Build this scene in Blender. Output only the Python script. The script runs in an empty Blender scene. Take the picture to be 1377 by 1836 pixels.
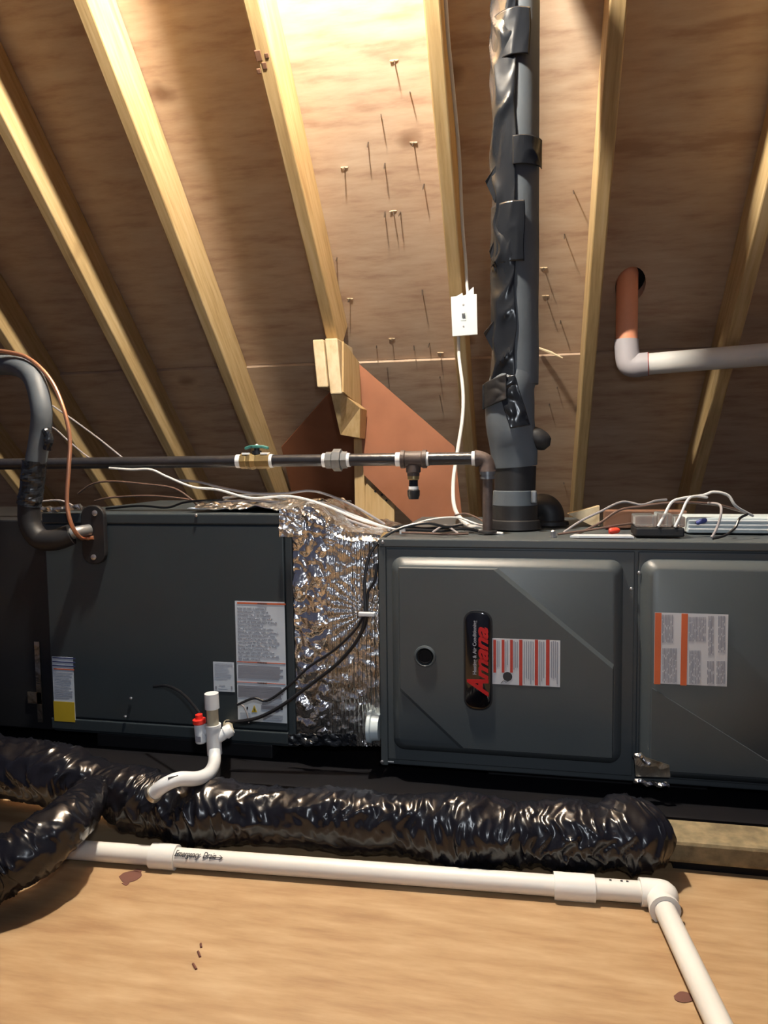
import bpy, bmesh, math, random
from mathutils import Vector, Matrix, noise
random.seed(7)
S = bpy.context.scene
COL = S.collection
V = Vector
R = math.radians

# ------------------------------------------------------------------ camera
F, CX, CY, H = 1294.0, 688.5, 918.0, 0.62          # focal length in photo pixels, image centre, eye height above floor
YAW, PITCH, ROLL = R(11.3), R(4.2), R(0.7)
FW = V((-math.sin(YAW)*math.cos(PITCH), math.cos(YAW)*math.cos(PITCH), -math.sin(PITCH)))
_rt = V((math.cos(YAW), math.sin(YAW), 0)); _up = _rt.cross(FW)
RT = _rt*math.cos(ROLL) - _up*math.sin(ROLL); UP = RT.cross(FW)
EYE = V((0, 0, H))
cd = bpy.data.cameras.new('camera'); cam = bpy.data.objects.new('camera', cd); COL.objects.link(cam)
cd.sensor_fit = 'VERTICAL'; cd.sensor_height = 36; cd.sensor_width = 27; cd.lens = 36*F/1836; cd.clip_start = .02
m3 = Matrix((RT, UP, -FW)).transposed()
cam.matrix_world = Matrix.Translation(EYE) @ m3.to_4x4()
S.camera = cam
# ------------------------------------------------------------------ world, exposure
w = bpy.data.worlds.new('world'); S.world = w; w.use_nodes = True
bg = w.node_tree.nodes['Background']; bg.inputs[0].default_value = (.62, .66, 1.0, 1); bg.inputs[1].default_value = 0.10
S.view_settings.view_transform = 'Standard'; S.view_settings.look = 'None'
S.view_settings.gamma = 1; S.view_settings.use_curve_mapping = False; S.view_settings.exposure = 0.0
BULB_POWER = 3700.0                                   # emission strength of the bare bulb near the ridge
BULB = V((-.365, 1.16, 0))                             # its height follows from the roof below

# the photographer's hand torch, held up just beside the phone
tl = bpy.data.lights.new('hand_torch', 'SPOT'); tl.energy = 17; tl.color = (.86, .93, 1.0); tl.shadow_soft_size = .03; tl.spot_size = R(78); tl.spot_blend = 1.0
to = bpy.data.objects.new('hand_torch', tl); COL.objects.link(to); to.location = EYE + V((.06, -.02, .16))
to.rotation_euler = (V((-.24, 1.4, .34))-to.location).to_track_quat('-Z', 'Y').to_euler()

# ------------------------------------------------------------------ pixel -> place helpers
def ray(px, py): return FW + RT*((px-CX)/F) - UP*((py-CY)/F)
def onY(px, py, Y): d = ray(px, py); return EYE + d*((Y-EYE.y)/d.y)
def onZ(px, py, Z): d = ray(px, py); return EYE + d*((Z-EYE.z)/d.z)
CROOF = 3.46                                          # underside of the roof deck: y + z = CROOF
Q = math.sqrt(.5)
def onRoof(px, py, off=0.0):                          # off: distance below the deck
    d = ray(px, py); c = CROOF - off/Q
    return EYE + d*((c-EYE.y-EYE.z)/(d.y+d.z))
DN = V((0, Q, -Q)); NRM = V((0, -Q, -Q))              # down the slope; out of the deck into the attic
BULB.z = CROOF - .25/Q - BULB.y

# ------------------------------------------------------------------ materials
MATS = {}
def new_mat(name):
    m = bpy.data.materials.new(name); m.use_nodes = True; MATS[name] = m
    return m, m.node_tree.nodes, m.node_tree.links, m.node_tree.nodes['Principled BSDF']
def plain(name, col, rough=.5, metal=0.0, bump=0.0, bscale=40.0, var=.12, coat=0.0, detail=3.0, vscale=None):
    m, n, l, b = new_mat(name)
    tc = n.new('ShaderNodeTexCoord'); no = n.new('ShaderNodeTexNoise')
    no.inputs['Scale'].default_value = vscale or bscale*.4; no.inputs['Detail'].default_value = 4
    l.new(tc.outputs['Object'], no.inputs['Vector'])
    rp = n.new('ShaderNodeValToRGB'); c = list(col)
    rp.color_ramp.elements[0].position = .3; rp.color_ramp.elements[1].position = .7
    rp.color_ramp.elements[0].color = [x*(1-var) for x in c]+[1]; rp.color_ramp.elements[1].color = [min(1, x*(1+var)) for x in c]+[1]
    l.new(no.outputs['Fac'], rp.inputs['Fac']); l.new(rp.outputs['Color'], b.inputs['Base Color'])
    b.inputs['Roughness'].default_value = rough; b.inputs['Metallic'].default_value = metal
    b.inputs['Coat Weight'].default_value = coat
    if bump:
        n2 = n.new('ShaderNodeTexNoise'); n2.inputs['Scale'].default_value = bscale; n2.inputs['Detail'].default_value = detail
        l.new(tc.outputs['Object'], n2.inputs['Vector'])
        bp = n.new('ShaderNodeBump'); bp.inputs['Strength'].default_value = bump; bp.inputs['Distance'].default_value = .004
        l.new(n2.outputs['Fac'], bp.inputs['Height']); l.new(bp.outputs['Normal'], b.inputs['Normal'])
    return m
def wood(name, c1, c2, c3, stretch, rough=.65, knots=0.0, kscale=2.2, ring=9.0, bump=.12):
    """stretch: mapping scale per local axis (small along the grain)"""
    m, n, l, b = new_mat(name)
    tc = n.new('ShaderNodeTexCoord'); oi = n.new('ShaderNodeObjectInfo')
    ad = n.new('ShaderNodeVectorMath'); ad.operation = 'ADD'
    sc = n.new('ShaderNodeVectorMath'); sc.operation = 'SCALE'; sc.inputs['Scale'].default_value = 37.0
    cb = n.new('ShaderNodeCombineXYZ')
    for k in 'XYZ': l.new(oi.outputs['Random'], cb.inputs[k])
    l.new(cb.outputs[0], sc.inputs[0]); l.new(tc.outputs['Object'], ad.inputs[0]); l.new(sc.outputs[0], ad.inputs[1])
    mp = n.new('ShaderNodeMapping'); mp.inputs['Scale'].default_value = stretch; l.new(ad.outputs[0], mp.inputs['Vector'])
    # broad cathedral figure: noise pushed through a sine
    n1 = n.new('ShaderNodeTexNoise'); n1.inputs['Scale'].default_value = 1.0; n1.inputs['Detail'].default_value = 3; n1.inputs['Distortion'].default_value = .6
    l.new(mp.outputs[0], n1.inputs['Vector'])
    mu = n.new('ShaderNodeMath'); mu.operation = 'MULTIPLY'; mu.inputs[1].default_value = ring*6.28; l.new(n1.outputs['Fac'], mu.inputs[0])
    sn = n.new('ShaderNodeMath'); sn.operation = 'SINE'; l.new(mu.outputs[0], sn.inputs[0])
    n2 = n.new('ShaderNodeTexNoise'); n2.inputs['Scale'].default_value = 7.0; n2.inputs['Detail'].default_value = 7; n2.inputs['Roughness'].default_value = .62; l.new(mp.outputs[0], n2.inputs['Vector'])
    ma = n.new('ShaderNodeMath'); ma.operation = 'MULTIPLY_ADD'; ma.inputs[1].default_value = .09; l.new(sn.outputs[0], ma.inputs[0]); l.new(n2.outputs['Fac'], ma.inputs[2])
    mb = n.new('ShaderNodeMath'); mb.operation = 'MULTIPLY_ADD'; mb.inputs[1].default_value = .6; mb.inputs[2].default_value = -.3
    l.new(n1.outputs['Fac'], mb.inputs[0])
    mc = n.new('ShaderNodeMath'); mc.operation = 'ADD'; l.new(ma.outputs[0], mc.inputs[0]); l.new(mb.outputs[0], mc.inputs[1])
    rp = n.new('ShaderNodeValToRGB'); e = rp.color_ramp.elements
    e[0].position = .28; e[0].color = (*c1, 1); e[1].position = .72; e[1].color = (*c3, 1)
    k = rp.color_ramp.elements.new(.5); k.color = (*c2, 1)
    l.new(mc.outputs[0], rp.inputs['Fac'])
    out = rp.outputs['Color']
    if knots:
        mk = n.new('ShaderNodeMapping'); mk.inputs['Scale'].default_value = (1, 1.35, 1); l.new(ad.outputs[0], mk.inputs['Vector'])
        nd = n.new('ShaderNodeTexNoise'); nd.inputs['Scale'].default_value = 9; l.new(mk.outputs[0], nd.inputs['Vector'])
        vs = n.new('ShaderNodeVectorMath'); vs.operation = 'SCALE'; vs.inputs['Scale'].default_value = .06; l.new(nd.outputs['Color'], vs.inputs[0])
        va = n.new('ShaderNodeVectorMath'); va.operation = 'ADD'; l.new(mk.outputs[0], va.inputs[0]); l.new(vs.outputs[0], va.inputs[1])
        vo = n.new('ShaderNodeTexVoronoi'); vo.inputs['Scale'].default_value = kscale; l.new(va.outputs[0], vo.inputs['Vector'])
        vr = n.new('ShaderNodeValToRGB'); vr.color_ramp.elements[0].position = .03; vr.color_ramp.elements[0].color = (knots,)*3+(1,)
        vr.color_ramp.elements[1].position = .11; vr.color_ramp.elements[1].color = (0, 0, 0, 1)
        l.new(vo.outputs['Distance'], vr.inputs['Fac'])
        mx = n.new('ShaderNodeMixRGB'); l.new(vr.outputs['Color'], mx.inputs['Fac']); l.new(out, mx.inputs[1])
        mx.inputs[2].default_value = (c1[0]*.45, c1[1]*.36, c1[2]*.3, 1); out = mx.outputs[0]
    l.new(out, b.inputs['Base Color']); b.inputs['Roughness'].default_value = rough
    bp = n.new('ShaderNodeBump'); bp.inputs['Strength'].default_value = bump; bp.inputs['Distance'].default_value = .002
    l.new(n2.outputs['Fac'], bp.inputs['Height']); l.new(bp.outputs['Normal'], b.inputs['Normal'])
    return m

wood('deck_plywood', (.41, .27, .19), (.54, .395, .285), (.61, .48, .36), (1.0, 5.0, 1.0), knots=.75, kscale=2.3, ring=3)
wood('floor_plywood', (.275, .163, .080), (.355, .23, .118), (.43, .30, .17), (1.3, 7.0, 1.0), knots=.5, kscale=1.3, ring=3, rough=.55)
wood('rafter_wood', (.46, .30, .13), (.60, .42, .20), (.68, .51, .28), (13, .8, 9), knots=.5, kscale=3.0, ring=3)
wood('pine_end', (.56, .42, .24), (.66, .52, .32), (.72, .60, .40), (10, 10, 6), ring=5)
wood('post_pine', (.52, .34, .15), (.64, .44, .21), (.70, .52, .28), (12, 12, 1), ring=3)
plain('hardboard', (.36, .145, .075), .7, var=.12, bscale=20, bump=.05)
plain('sheet_edge', (.58, .50, .36), .8, var=.15, bscale=60, bump=.1)
plain('cabinet_grey', (.070, .082, .088), .42, var=.05, bscale=300, bump=.03, vscale=8)
plain('coil_grey', (.032, .043, .051), .45, var=.05, bscale=300, bump=.03, vscale=8)
plain('dark_metal', (.012, .013, .016), .5, var=.1)
plain('pan_black', (.006, .006, .008), .6, var=.1)
plain('black_gloss', (.004, .004, .006), .12, coat=.6, var=.05)
plain('rubber_black', (.010, .010, .012), .55, var=.1, bscale=80, bump=.08)
plain('foam_sleeve', (.088, .105, .125), .55, var=.10, bscale=60, bump=.10, vscale=14)
plain('tape_black', (.014, .016, .020), .22, var=.2, bscale=22, bump=.30, detail=2)
plain('duct_film', (.006, .006, .009), .26, var=.2, bscale=30, bump=.25, detail=2)
plain('pvc_white', (.78, .77, .74), .35, var=.03, vscale=6)
plain('pvc_old', (.72, .70, .66), .4, var=.05, vscale=10)
plain('pvc_grime', (.42, .38, .28), .5, var=.12, vscale=30)
plain('pvc_orange', (.95, .40, .23), .5, var=.08, vscale=12)
plain('pvc_shaded', (.50, .47, .50), .5, var=.06, vscale=12)  # white pipe's shaded elbow, shadow put into the colour
plain('white_plastic', (.66, .69, .72), .3, var=.02)
plain('white_ribbed', (.62, .70, .72), .4, var=.04)
plain('red_plastic', (.72, .03, .02), .35, var=.06)
plain('black_iron', (.022, .022, .026), .32, var=.2, bscale=120, bump=.15)
plain('rusty_iron', (.075, .052, .045), .55, var=.3, bscale=90, bump=.3)
plain('galvanised', (.22, .23, .24), .42, .6, var=.15, bscale=90, bump=.1)
plain('thread_tape', (.82, .82, .82), .5, var=.04, bscale=90, bump=.2)
plain('brass', (.30, .22, .10), .4, .6, var=.2, bscale=90, bump=.2)
plain('lever_teal', (.05, .20, .18), .35, var=.1)
plain('copper', (.72, .34, .20), .35, .75, var=.1)
plain('steel', (.55, .55, .56), .3, .9, var=.1)
plain('nail_steel', (.10, .075, .06), .5, .5, var=.2)
plain('splinter', (.72, .58, .38), .8, var=.1)
plain('wire_grey', (.30, .28, .29), .45, var=.1)
plain('wire_white', (.66, .65, .64), .45, var=.05)
plain('wire_black', (.010, .010, .012), .35, var=.1)
plain('wire_brown', (.12, .075, .06), .45, var=.1)
plain('red_print', (.50, .008, .012), .4, var=.05)
plain('grey_print', (.34, .34, .38), .5, var=.05)
plain('label_white', (.62, .63, .66), .5, var=.03)
plain('label_blue_white', (.60, .66, .73), .5, var=.03)
plain('print_orange', (.62, .13, .045), .5, var=.06)
plain('print_red', (.50, .05, .035), .5, var=.12, vscale=60)
plain('print_grey', (.27, .28, .33), .6, var=.1)
plain('print_dark', (.03, .03, .035), .6, var=.1)
plain('print_blue', (.035, .05, .16), .6, var=.1)
plain('print_yellow', (.50, .36, .02), .6, var=.08)
plain('bounce_cut_dark', (.075, .065, .06), .95, var=.3, bscale=40, bump=.6, vscale=18)  # kept dark so the added unseen floor bounces little light
plain('osb', (.20, .16, .09), .8, var=.35, bscale=90, bump=.4, vscale=55)
plain('stain', (.13, .05, .035), .7, var=.2)
plain('brown_board', (.20, .095, .055), .7, var=.15)
plain('wire_nut_red', (.75, .06, .03), .4, var=.05)
plain('wire_blue', (.06, .08, .30), .4, var=.05)
def foil_mat(name, scale, strength, rough, col=(.80, .79, .78), dist=.006):
    m, n, l, b = new_mat(name)
    b.inputs['Base Color'].default_value = (*col, 1); b.inputs['Metallic'].default_value = 1; b.inputs['Roughness'].default_value = rough
    tc = n.new('ShaderNodeTexCoord'); v = n.new('ShaderNodeTexVoronoi'); v.inputs['Scale'].default_value = scale
    no = n.new('ShaderNodeTexNoise'); no.inputs['Scale'].default_value = scale*.7; no.inputs['Detail'].default_value = 3; no.inputs['Distortion'].default_value = 1.5
    l.new(tc.outputs['Object'], v.inputs['Vector']); l.new(tc.outputs['Object'], no.inputs['Vector'])
    ad = n.new('ShaderNodeMath'); l.new(v.outputs['Distance'], ad.inputs[0]); l.new(no.outputs['Fac'], ad.inputs[1])
    bp = n.new('ShaderNodeBump'); bp.inputs['Strength'].default_value = strength; bp.inputs['Distance'].default_value = dist
    l.new(ad.outputs[0], bp.inputs['Height']); l.new(bp.outputs['Normal'], b.inputs['Normal'])
    return m
foil_mat('foil', 48, .50, .22)
foil_mat('foil_crumple', 45, .9, .28)
foil_mat('foil_dull', 40, .5, .4, (.45, .42, .36))
MATS['pan_black'].node_tree.nodes['Principled BSDF'].inputs['Specular IOR Level'].default_value = .15
m, n, l, b = new_mat('clear_plastic')
b.inputs['Base Color'].default_value = (.85, .86, .85, 1); b.inputs['Roughness'].default_value = .12; b.inputs['Transmission Weight'].default_value = .85; b.inputs['IOR'].default_value = 1.2
m, n, l, b = new_mat('bulb_glow')
b.inputs['Base Color'].default_value = (1, 1, 1, 1); b.inputs['Emission Color'].default_value = (1.0, .91, .77, 1); b.inputs['Emission Strength'].default_value = BULB_POWER

# ------------------------------------------------------------------ object helpers
def tag(o, label=None, cat=None, group=None, kind=None):
    if label: o['label'] = label
    if cat: o['category'] = cat
    if group: o['group'] = group
    if kind: o['kind'] = kind
    return o
def thing(name, loc, label, cat, group=None, kind=None):
    o = bpy.data.objects.new(name, None); COL.objects.link(o); o.location = loc; o.empty_display_size = .05
    return tag(o, label, cat, group, kind)
def put(o, parent):
    if parent:
        o.parent = parent
        mw = Matrix.Identity(4); p = parent
        while p: mw = p.matrix_basis if not p.parent else (p.matrix_parent_inverse @ p.matrix_basis); mw = mw.copy(); break
        # world matrix of the parent (parents here are unrotated Empties or meshes in world coordinates)
        o.matrix_parent_inverse = world_of(parent).inverted()
    return o
def world_of(o):
    mb = Matrix.LocRotScale(o.location, o.rotation_euler, o.scale)
    return world_of(o.parent) @ o.matrix_parent_inverse @ mb if o.parent else mb
class MB:
    def __init__(s): s.v = []; s.f = []
    def add(s, vs, fs):
        k = len(s.v); s.v += [V(p) for p in vs]; s.f += [tuple(i+k for i in f) for f in fs]; return s
    def box(s, a, b):
        x0, y0, z0 = a; x1, y1, z1 = b
        return s.add([(x0,y0,z0),(x1,y0,z0),(x1,y1,z0),(x0,y1,z0),(x0,y0,z1),(x1,y0,z1),(x1,y1,z1),(x0,y1,z1)],
                     [(0,3,2,1),(4,5,6,7),(0,1,5,4),(1,2,6,5),(2,3,7,6),(3,0,4,7)])
    def prism(s, poly, off):
        n = len(poly); p = [V(q) for q in poly]; o = V(off)
        return s.add(p+[q+o for q in p], [tuple(range(n-1, -1, -1)), tuple(range(n, 2*n))]+[(i, (i+1) % n, (i+1) % n+n, i+n) for i in range(n)])
    def tube(s, pts, r, n=12, caps=True, disp=None, flat=None):
        pts = [V(p) for p in pts]; N = len(pts); base = len(s.v)
        t0 = (pts[1]-pts[0]).normalized(); ref = V((0, 0, 1)) if abs(t0.z) < .9 else V((0, -1, 0))
        u = t0.cross(ref).normalized(); vs = []; L = 0
        for i, p in enumerate(pts):
            t = (pts[min(i+1, N-1)]-pts[max(i-1, 0)]).normalized()
            u = (u - t*u.dot(t)).normalized(); b = t.cross(u)
            if i: L += (p-pts[i-1]).length
            rr = r(i/(N-1)) if callable(r) else (r[i] if isinstance(r, (list, tuple)) else r)
            for k in range(n):
                a = 2*math.pi*k/n
                q = rr + (disp(L, a) if disp else 0)
                vs.append(p + (u*math.cos(a) + b*math.sin(a)*(flat or 1))*q)
        fs = [(i*n+k, i*n+(k+1) % n, (i+1)*n+(k+1) % n, (i+1)*n+k) for i in range(N-1) for k in range(n)]
        if caps: fs += [tuple(range(n-1, -1, -1)), tuple((N-1)*n+k for k in range(n))]
        return s.add(vs, fs)
    def lathe(s, o, axis, prof, n=20):
        """prof: (distance along axis, radius) pairs"""
        o = V(o); ax = V(axis).normalized(); ref = V((0, 0, 1)) if abs(ax.z) < .9 else V((1, 0, 0))
        u = ax.cross(ref).normalized(); b = ax.cross(u); vs = []
        for d, r in prof:
            for k in range(n):
                a = 2*math.pi*k/n; vs.append(o+ax*d+(u*math.cos(a)+b*math.sin(a))*max(r, 1e-5))
        N = len(prof)
        fs = [(i*n+k, i*n+(k+1) % n, (i+1)*n+(k+1) % n, (i+1)*n+k) for i in range(N-1) for k in range(n)]
        fs += [tuple(range(n-1, -1, -1)), tuple((N-1)*n+k for k in range(n))]
        return s.add(vs, fs)
    def build(s, name, mat, parent=None, smooth=False, bevel=0.0, seg=2, angle=40, mtx=None):
        me = bpy.data.meshes.new(name); me.from_pydata([tuple(p) for p in s.v], [], s.f); me.validate()
        bm = bmesh.new(); bm.from_mesh(me); bmesh.ops.recalc_face_normals(bm, faces=bm.faces)
        if bevel:
            es = [e for e in bm.edges if len(e.link_faces) == 2 and e.calc_face_angle(0) > R(angle)]
            bmesh.ops.bevel(bm, geom=es, offset=bevel, segments=seg, affect='EDGES', profile=.5, clamp_overlap=True)
        if smooth:
            for f in bm.faces: f.smooth = True
            for e in bm.edges:
                if len(e.link_faces) == 2 and e.calc_face_angle(0) > R(angle): e.smooth = False
        bm.to_mesh(me); bm.free()
        me.materials.append(MATS[mat] if isinstance(mat, str) else mat)
        o = bpy.data.objects.new(name, me); COL.objects.link(o)
        if mtx is not None: o.matrix_world = mtx; o.location, o.rotation_euler = mtx.to_translation(), mtx.to_euler()
        return put(o, parent)
def spline(pts, k=8):
    pts = [V(p) for p in pts]; out = []
    P = [pts[0]*2-pts[1]]+pts+[pts[-1]*2-pts[-2]]
    for i in range(1, len(P)-2):
        a, b, c, d = P[i-1:i+3]
        for j in range(k):
            t = j/k
            out.append(.5*((2*b)+(c-a)*t+(2*a-5*b+4*c-d)*t*t+(3*b-a-3*c+d)*t**3))
    return out+[pts[-1]]
def copy_mesh(o, name, parent, mtx):
    c = o.copy(); COL.objects.link(c); c.name = name; c.parent = parent
    c.location, c.rotation_euler = mtx.to_translation(), mtx.to_euler()
    if parent: c.matrix_parent_inverse = world_of(parent).inverted()
    return c
def text_mesh(name, body, size, mat, parent, origin, right, up, bold=0.0, shear=0.0, ext=.0004, xs=1.0, align='LEFT', spacing=1.0, line=1.0):
    cu = bpy.data.curves.new(name, 'FONT'); cu.body = body; cu.size = size; cu.offset = bold*size; cu.shear = shear; cu.extrude = ext
    cu.align_x = align; cu.space_character = spacing; cu.space_line = line; cu.resolution_u = 3
    t = bpy.data.objects.new(name, cu); COL.objects.link(t)
    dg = bpy.context.evaluated_depsgraph_get(); me = bpy.data.meshes.new_from_object(t.evaluated_get(dg))
    bpy.data.objects.remove(t); bpy.data.curves.remove(cu)
    right = V(right).normalized(); up = V(up).normalized(); nn = right.cross(up); O = V(origin)
    for vv in me.vertices:
        c = vv.co.copy(); vv.co = O + right*(c.x*xs) + up*c.y + nn*c.z
    me.materials.clear(); me.materials.append(MATS[mat]); me.name = name
    o = bpy.data.objects.new(name, me); COL.objects.link(o)
    return put(o, parent)

# ================================================================== THE SETTING
fl = thing('floor', (0, 1, 0), 'tan plywood attic floor sheathing', 'floor', kind='structure')
MB().box((-1.66, .12, -.018), (.78, 1.34, 0)).build('plywood_sheet', 'floor_plywood', fl)
MB().box((.783, .12, -.018), (2.6, 1.34, 0)).build('plywood_sheet', 'floor_plywood', fl)
MB().box((-4.2, .12, -.018), (-1.663, 1.34, 0)).build('plywood_sheet', 'floor_plywood', fl)
MB().box((-4.2, 1.343, -.018), (2.6, 3.6, -.004)).build('unseen_dark_bed', 'bounce_cut_dark', fl)  # unseen dark floor, here and next line, added to cut bounced light
MB().box((-4.2, -2.6, -.018), (2.6, .117, -.010)).build('unseen_dark_bed', 'bounce_cut_dark', fl)
def blot(pts, name='stain'):
    c = sum((onZ(*p, .0004) for p in pts), V())/len(pts)
    poly = [c+(onZ(*p, .0004)-c) for p in pts]
    q = spline(poly+[poly[0]], 4)[:-1]
    MB().prism(q, (0, 0, .0004)).build(name, 'stain', fl)
blot([(213,1572),(225,1564),(248,1562),(254,1570),(240,1580),(222,1582)])
blot([(238,1562),(246,1558),(254,1561),(250,1566)])
blot([(218,1584),(226,1581),(232,1583),(226,1588)])
blot([(1208,1786),(1220,1778),(1238,1782),(1246,1792),(1228,1798),(1212,1794)])
for a, b in (((360,1692),(361,1699)), ((355,1706),(359,1716)), ((346,1728),(352,1738))):
    p, q = onZ(*a, .0006), onZ(*b, .0006); MB().tube([p, q], .0016, 5).build('scratch', 'stain', fl)

# ---- roof: plywood sheets, each its own slab, laid in rows down the slope
ceil = thing('ceiling', (0, .4, 3.06), 'sloping plywood roof deck above the furnace', 'roof deck', kind='structure')
def frame(p):   # local x = along the attic, y = down the slope, z = out of the deck (into the attic)
    return Matrix.Translation(p) @ Matrix((V((-1, 0, 0)), DN, NRM)).transposed().to_4x4()
def slope_pt(x, s, off=0): # s: distance down the slope from the ridge line at y=.4
    return V((x, .4, CROOF-.4)) + DN*s + NRM*off
seam = (onRoof(720, 645).y-.4)/Q
rows = [(0, seam-2.44-.006, 0), (seam-2.44, seam-1.22-.003, 0), (seam-1.22, seam-.003, 0), (seam, seam+1.22-.003, .011), (seam+1.22, (3.46-.4)/Q, .011)]
xs_rows = [[-4.2, -1.45, .98, 2.6], [-4.2, -2.62, -.21, 2.24, 2.6], [-4.2, -3.3, -1.02, 1.40, 2.6], [-4.2, -2.62, -.21, 2.24, 2.6], [-4.2, -3.3, -1.02, 1.4, 2.6]]
hole_sheet = None
hc = onRoof(1124, 512)
for (s0, s1, dz), xs in zip(rows, xs_rows):
    for x0, x1 in zip(xs, xs[1:]):
        c = slope_pt((x0+x1)/2, (s0+s1)/2); wx, wy = (x1-x0-.003)/2, (s1-s0)/2
        o = MB().box((-wx, -wy, -.018), (wx, wy, dz)).build('plywood_sheet', 'deck_plywood', ceil, mtx=frame(c))
        s = (hc.y-.4)/Q
        if x0 < hc.x < x1 and s0 < s < s1: hole_sheet = o
if hole_sheet:
    cut = MB().tube([hc+V((.010, 0, -.12)), hc+V((.010, 0, .12))], .044, 24).build('cutter', 'pan_black')
    md = hole_sheet.modifiers.new('b', 'BOOLEAN'); md.object = cut; md.solver = 'EXACT'
    dg = bpy.context.evaluated_depsgraph_get(); me = bpy.data.meshes.new_from_object(hole_sheet.evaluated_get(dg))
    hole_sheet.modifiers.clear(); hole_sheet.data = me; bpy.data.objects.remove(cut)
# lit upper edge of the thicker lower sheets is bare ply
MB().box((-.16, -.16, -.026), (.16, .16, -.0185)).build('hole_blackout', 'pan_black', ceil, mtx=frame(hc))  # black sheet added above the pipe hole to keep it dark
nail0 = None
NAILS = [(707,108),(683,205),(618,300),(690,293),(690,380),(705,378),(718,380),(757,520),(628,535),(604,462),(675,620),(703,607),(742,620),(770,615),(790,632),(789,672),(788,705),(694,655),(1028,342),(1012,420),(978,530),(1005,575),(985,720),(1000,690),(1010,862),(735,165),(742,255),(660,255),(760,330),(975,480)]
for i, p in enumerate(NAILS):
    P = onRoof(*p); a = random.uniform(-.25, .25)
    M = Matrix.Translation(P) @ Matrix((V((-1, 0, 0)), DN, NRM)).transposed().to_4x4() @ Matrix.Rotation(a, 4, 'X') @ Matrix.Rotation(random.uniform(-.2, .2), 4, 'Y')
    if nail0 is None:
        nail0 = MB().lathe((0, 0, -.004), (0, 0, 1), [(0, .0017), (.022, .0017), (.030, .0002)], 8).build('nail', 'nail_steel', ceil, mtx=M)
        chip0 = MB().prism([(-.010, -.001, 0), (.011, -.002, 0), (.007, .002, 0), (-.008, .0015, 0)], (0, 0, .003)).build('splinter', 'splinter', ceil, mtx=M)
    else:
        copy_mesh(nail0, 'nail', ceil, M)
        if i % 3 == 2: copy_mesh(chip0, 'splinter', ceil, M)

# ---- rafters: 2x6, each a thing of its own
RD, RW = .14, .038
def rafter(x, label, s0=.05, s1=4.15, lower=None):
    s1 = lower or s1
    c = slope_pt(x+RW/2, (s0+s1)/2, RD/2+.0005)
    o = MB().box((-RW/2, -(s1-s0)/2, -RD/2), (RW/2, (s1-s0)/2, RD/2)).build('rafter', 'rafter_wood', None, bevel=.004, mtx=frame(c))
    return tag(o, label, 'rafter', 'roof rafters')
X3, X2, XA, XB, XC, XD, XE = -1.79, -1.39, -1.035, -.632, -.228, .168, .572
sB = (onRoof(600, 640, RD).y-.4)/Q
rafter(X3, 'rafter whose foot drops behind the insulated refrigerant pipe')
rafter(X2, 'rafter crossing behind the bare black stretch of gas pipe')
rafter(XA, 'rafter passing behind the lever valve of the gas pipe')
rb = rafter(XB, 'rafter ending at the paired stub joist ends', lower=sB+.12)
rafter(XC, 'rafter carrying the white light switch')
rafter(XD, 'rafter right behind the black insulated vent riser')
rafter(XE, 'rafter crossed by the white elbow vent pipe')
rafter(XE+.402, 'rafter beyond the white elbow vent pipe')
rafter(X3-.402, 'rafter beyond the insulated refrigerant pipe')
# bark and torn fibres near the head of one rafter
for q in ((463,100,.008,.012),(474,118,.006,.008),(464,128,.005,.006),(478,100,.005,.006)):
    p = onRoof(q[0], q[1], RD+.001); MB().box((-q[2], -q[3], -.003), (q[2], q[3], .0008)).build('bark_patch', 'brown_board', rb, mtx=frame(p), bevel=.003)

# ---- paired stub joists, angled cleat, brown baffles, post
YJ = 2.20
def stub(pxl, pxr, pyt, pyb, back, label):
    a, b = onY(pxl, pyt, YJ), onY(pxr, pyb, YJ)
    a2 = onY(pxl+(pyb-pyt)*.10, pyb, YJ)
    poly = [(a.x, YJ, a.z), (b.x-.012, YJ, a.z), (b.x, YJ, b.z), (a2.x, YJ, b.z)]
    o = MB().prism(poly, (0.0, back, 0)).build('joist_stub', 'pine_end', None, bevel=.004)
    return tag(o, label, 'joist end')
stub(560, 588, 609, 694, .16, 'cut end of a pine stub joist, the one away from the switch')
stub(582, 613, 607, 706, .20, 'cut end of a pine stub joist resting on the angled cleat')
a, b, c, d = onY(593,706,2.215), onY(611,703,2.215), onY(646,731,2.30), onY(645,786,2.33); e = onY(610,780,2.30)
o = MB().add([a, b, c, d, e, a+V((0,.05,.03)), b+V((0,.06,.0)), c+V((0,.10,0)), d+V((0,.08,0)), e+V((0,.1,0))],
   [(0,1,2,3,4),(9,8,7,6,5),(0,5,6,1),(1,6,7,2),(2,7,8,3),(3,8,9,4),(4,9,5,0)]).build('angled_cleat', 'post_pine', None, bevel=.002)
tag(o, 'short angled wood cleat under the stub joist ends', 'wood cleat')
sb = onY(613,612,2.205), onY(641,650,2.37), onY(645,729,2.37), onY(613,703,2.205)
o = MB().prism(sb, (.005, .003, 0)).build('side_plate', 'post_pine', None)
tag(o, 'pine side plate slanting back from the stub joist ends', 'wood plate')
P = [onY(641,650,2.42), onY(815,801,2.42), onY(832,960,2.42), onY(765,960,2.42), onY(652,851,2.42)]
o = MB().prism(P, (0, .006, 0)).build('baffle_board', 'hardboard', None)
tag(o, 'lit reddish brown hardboard baffle behind the gas pipe tee', 'baffle board', 'hardboard baffles')
P = [onRoof(*p_, .030) for p_ in ((602,690),(505,800),(498,910),(640,910),(652,690))]
for p_ in P: p_.x = max(p_.x, XA+RW+.003)
o = MB().prism(P, NRM*.006).build('baffle_board', 'hardboard', None)
tag(o, 'shaded dark brown hardboard baffle behind the gas pipe union', 'baffle board', 'hardboard baffles')
a, b = onY(634,786,2.45), onY(656,986,2.45)
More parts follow.
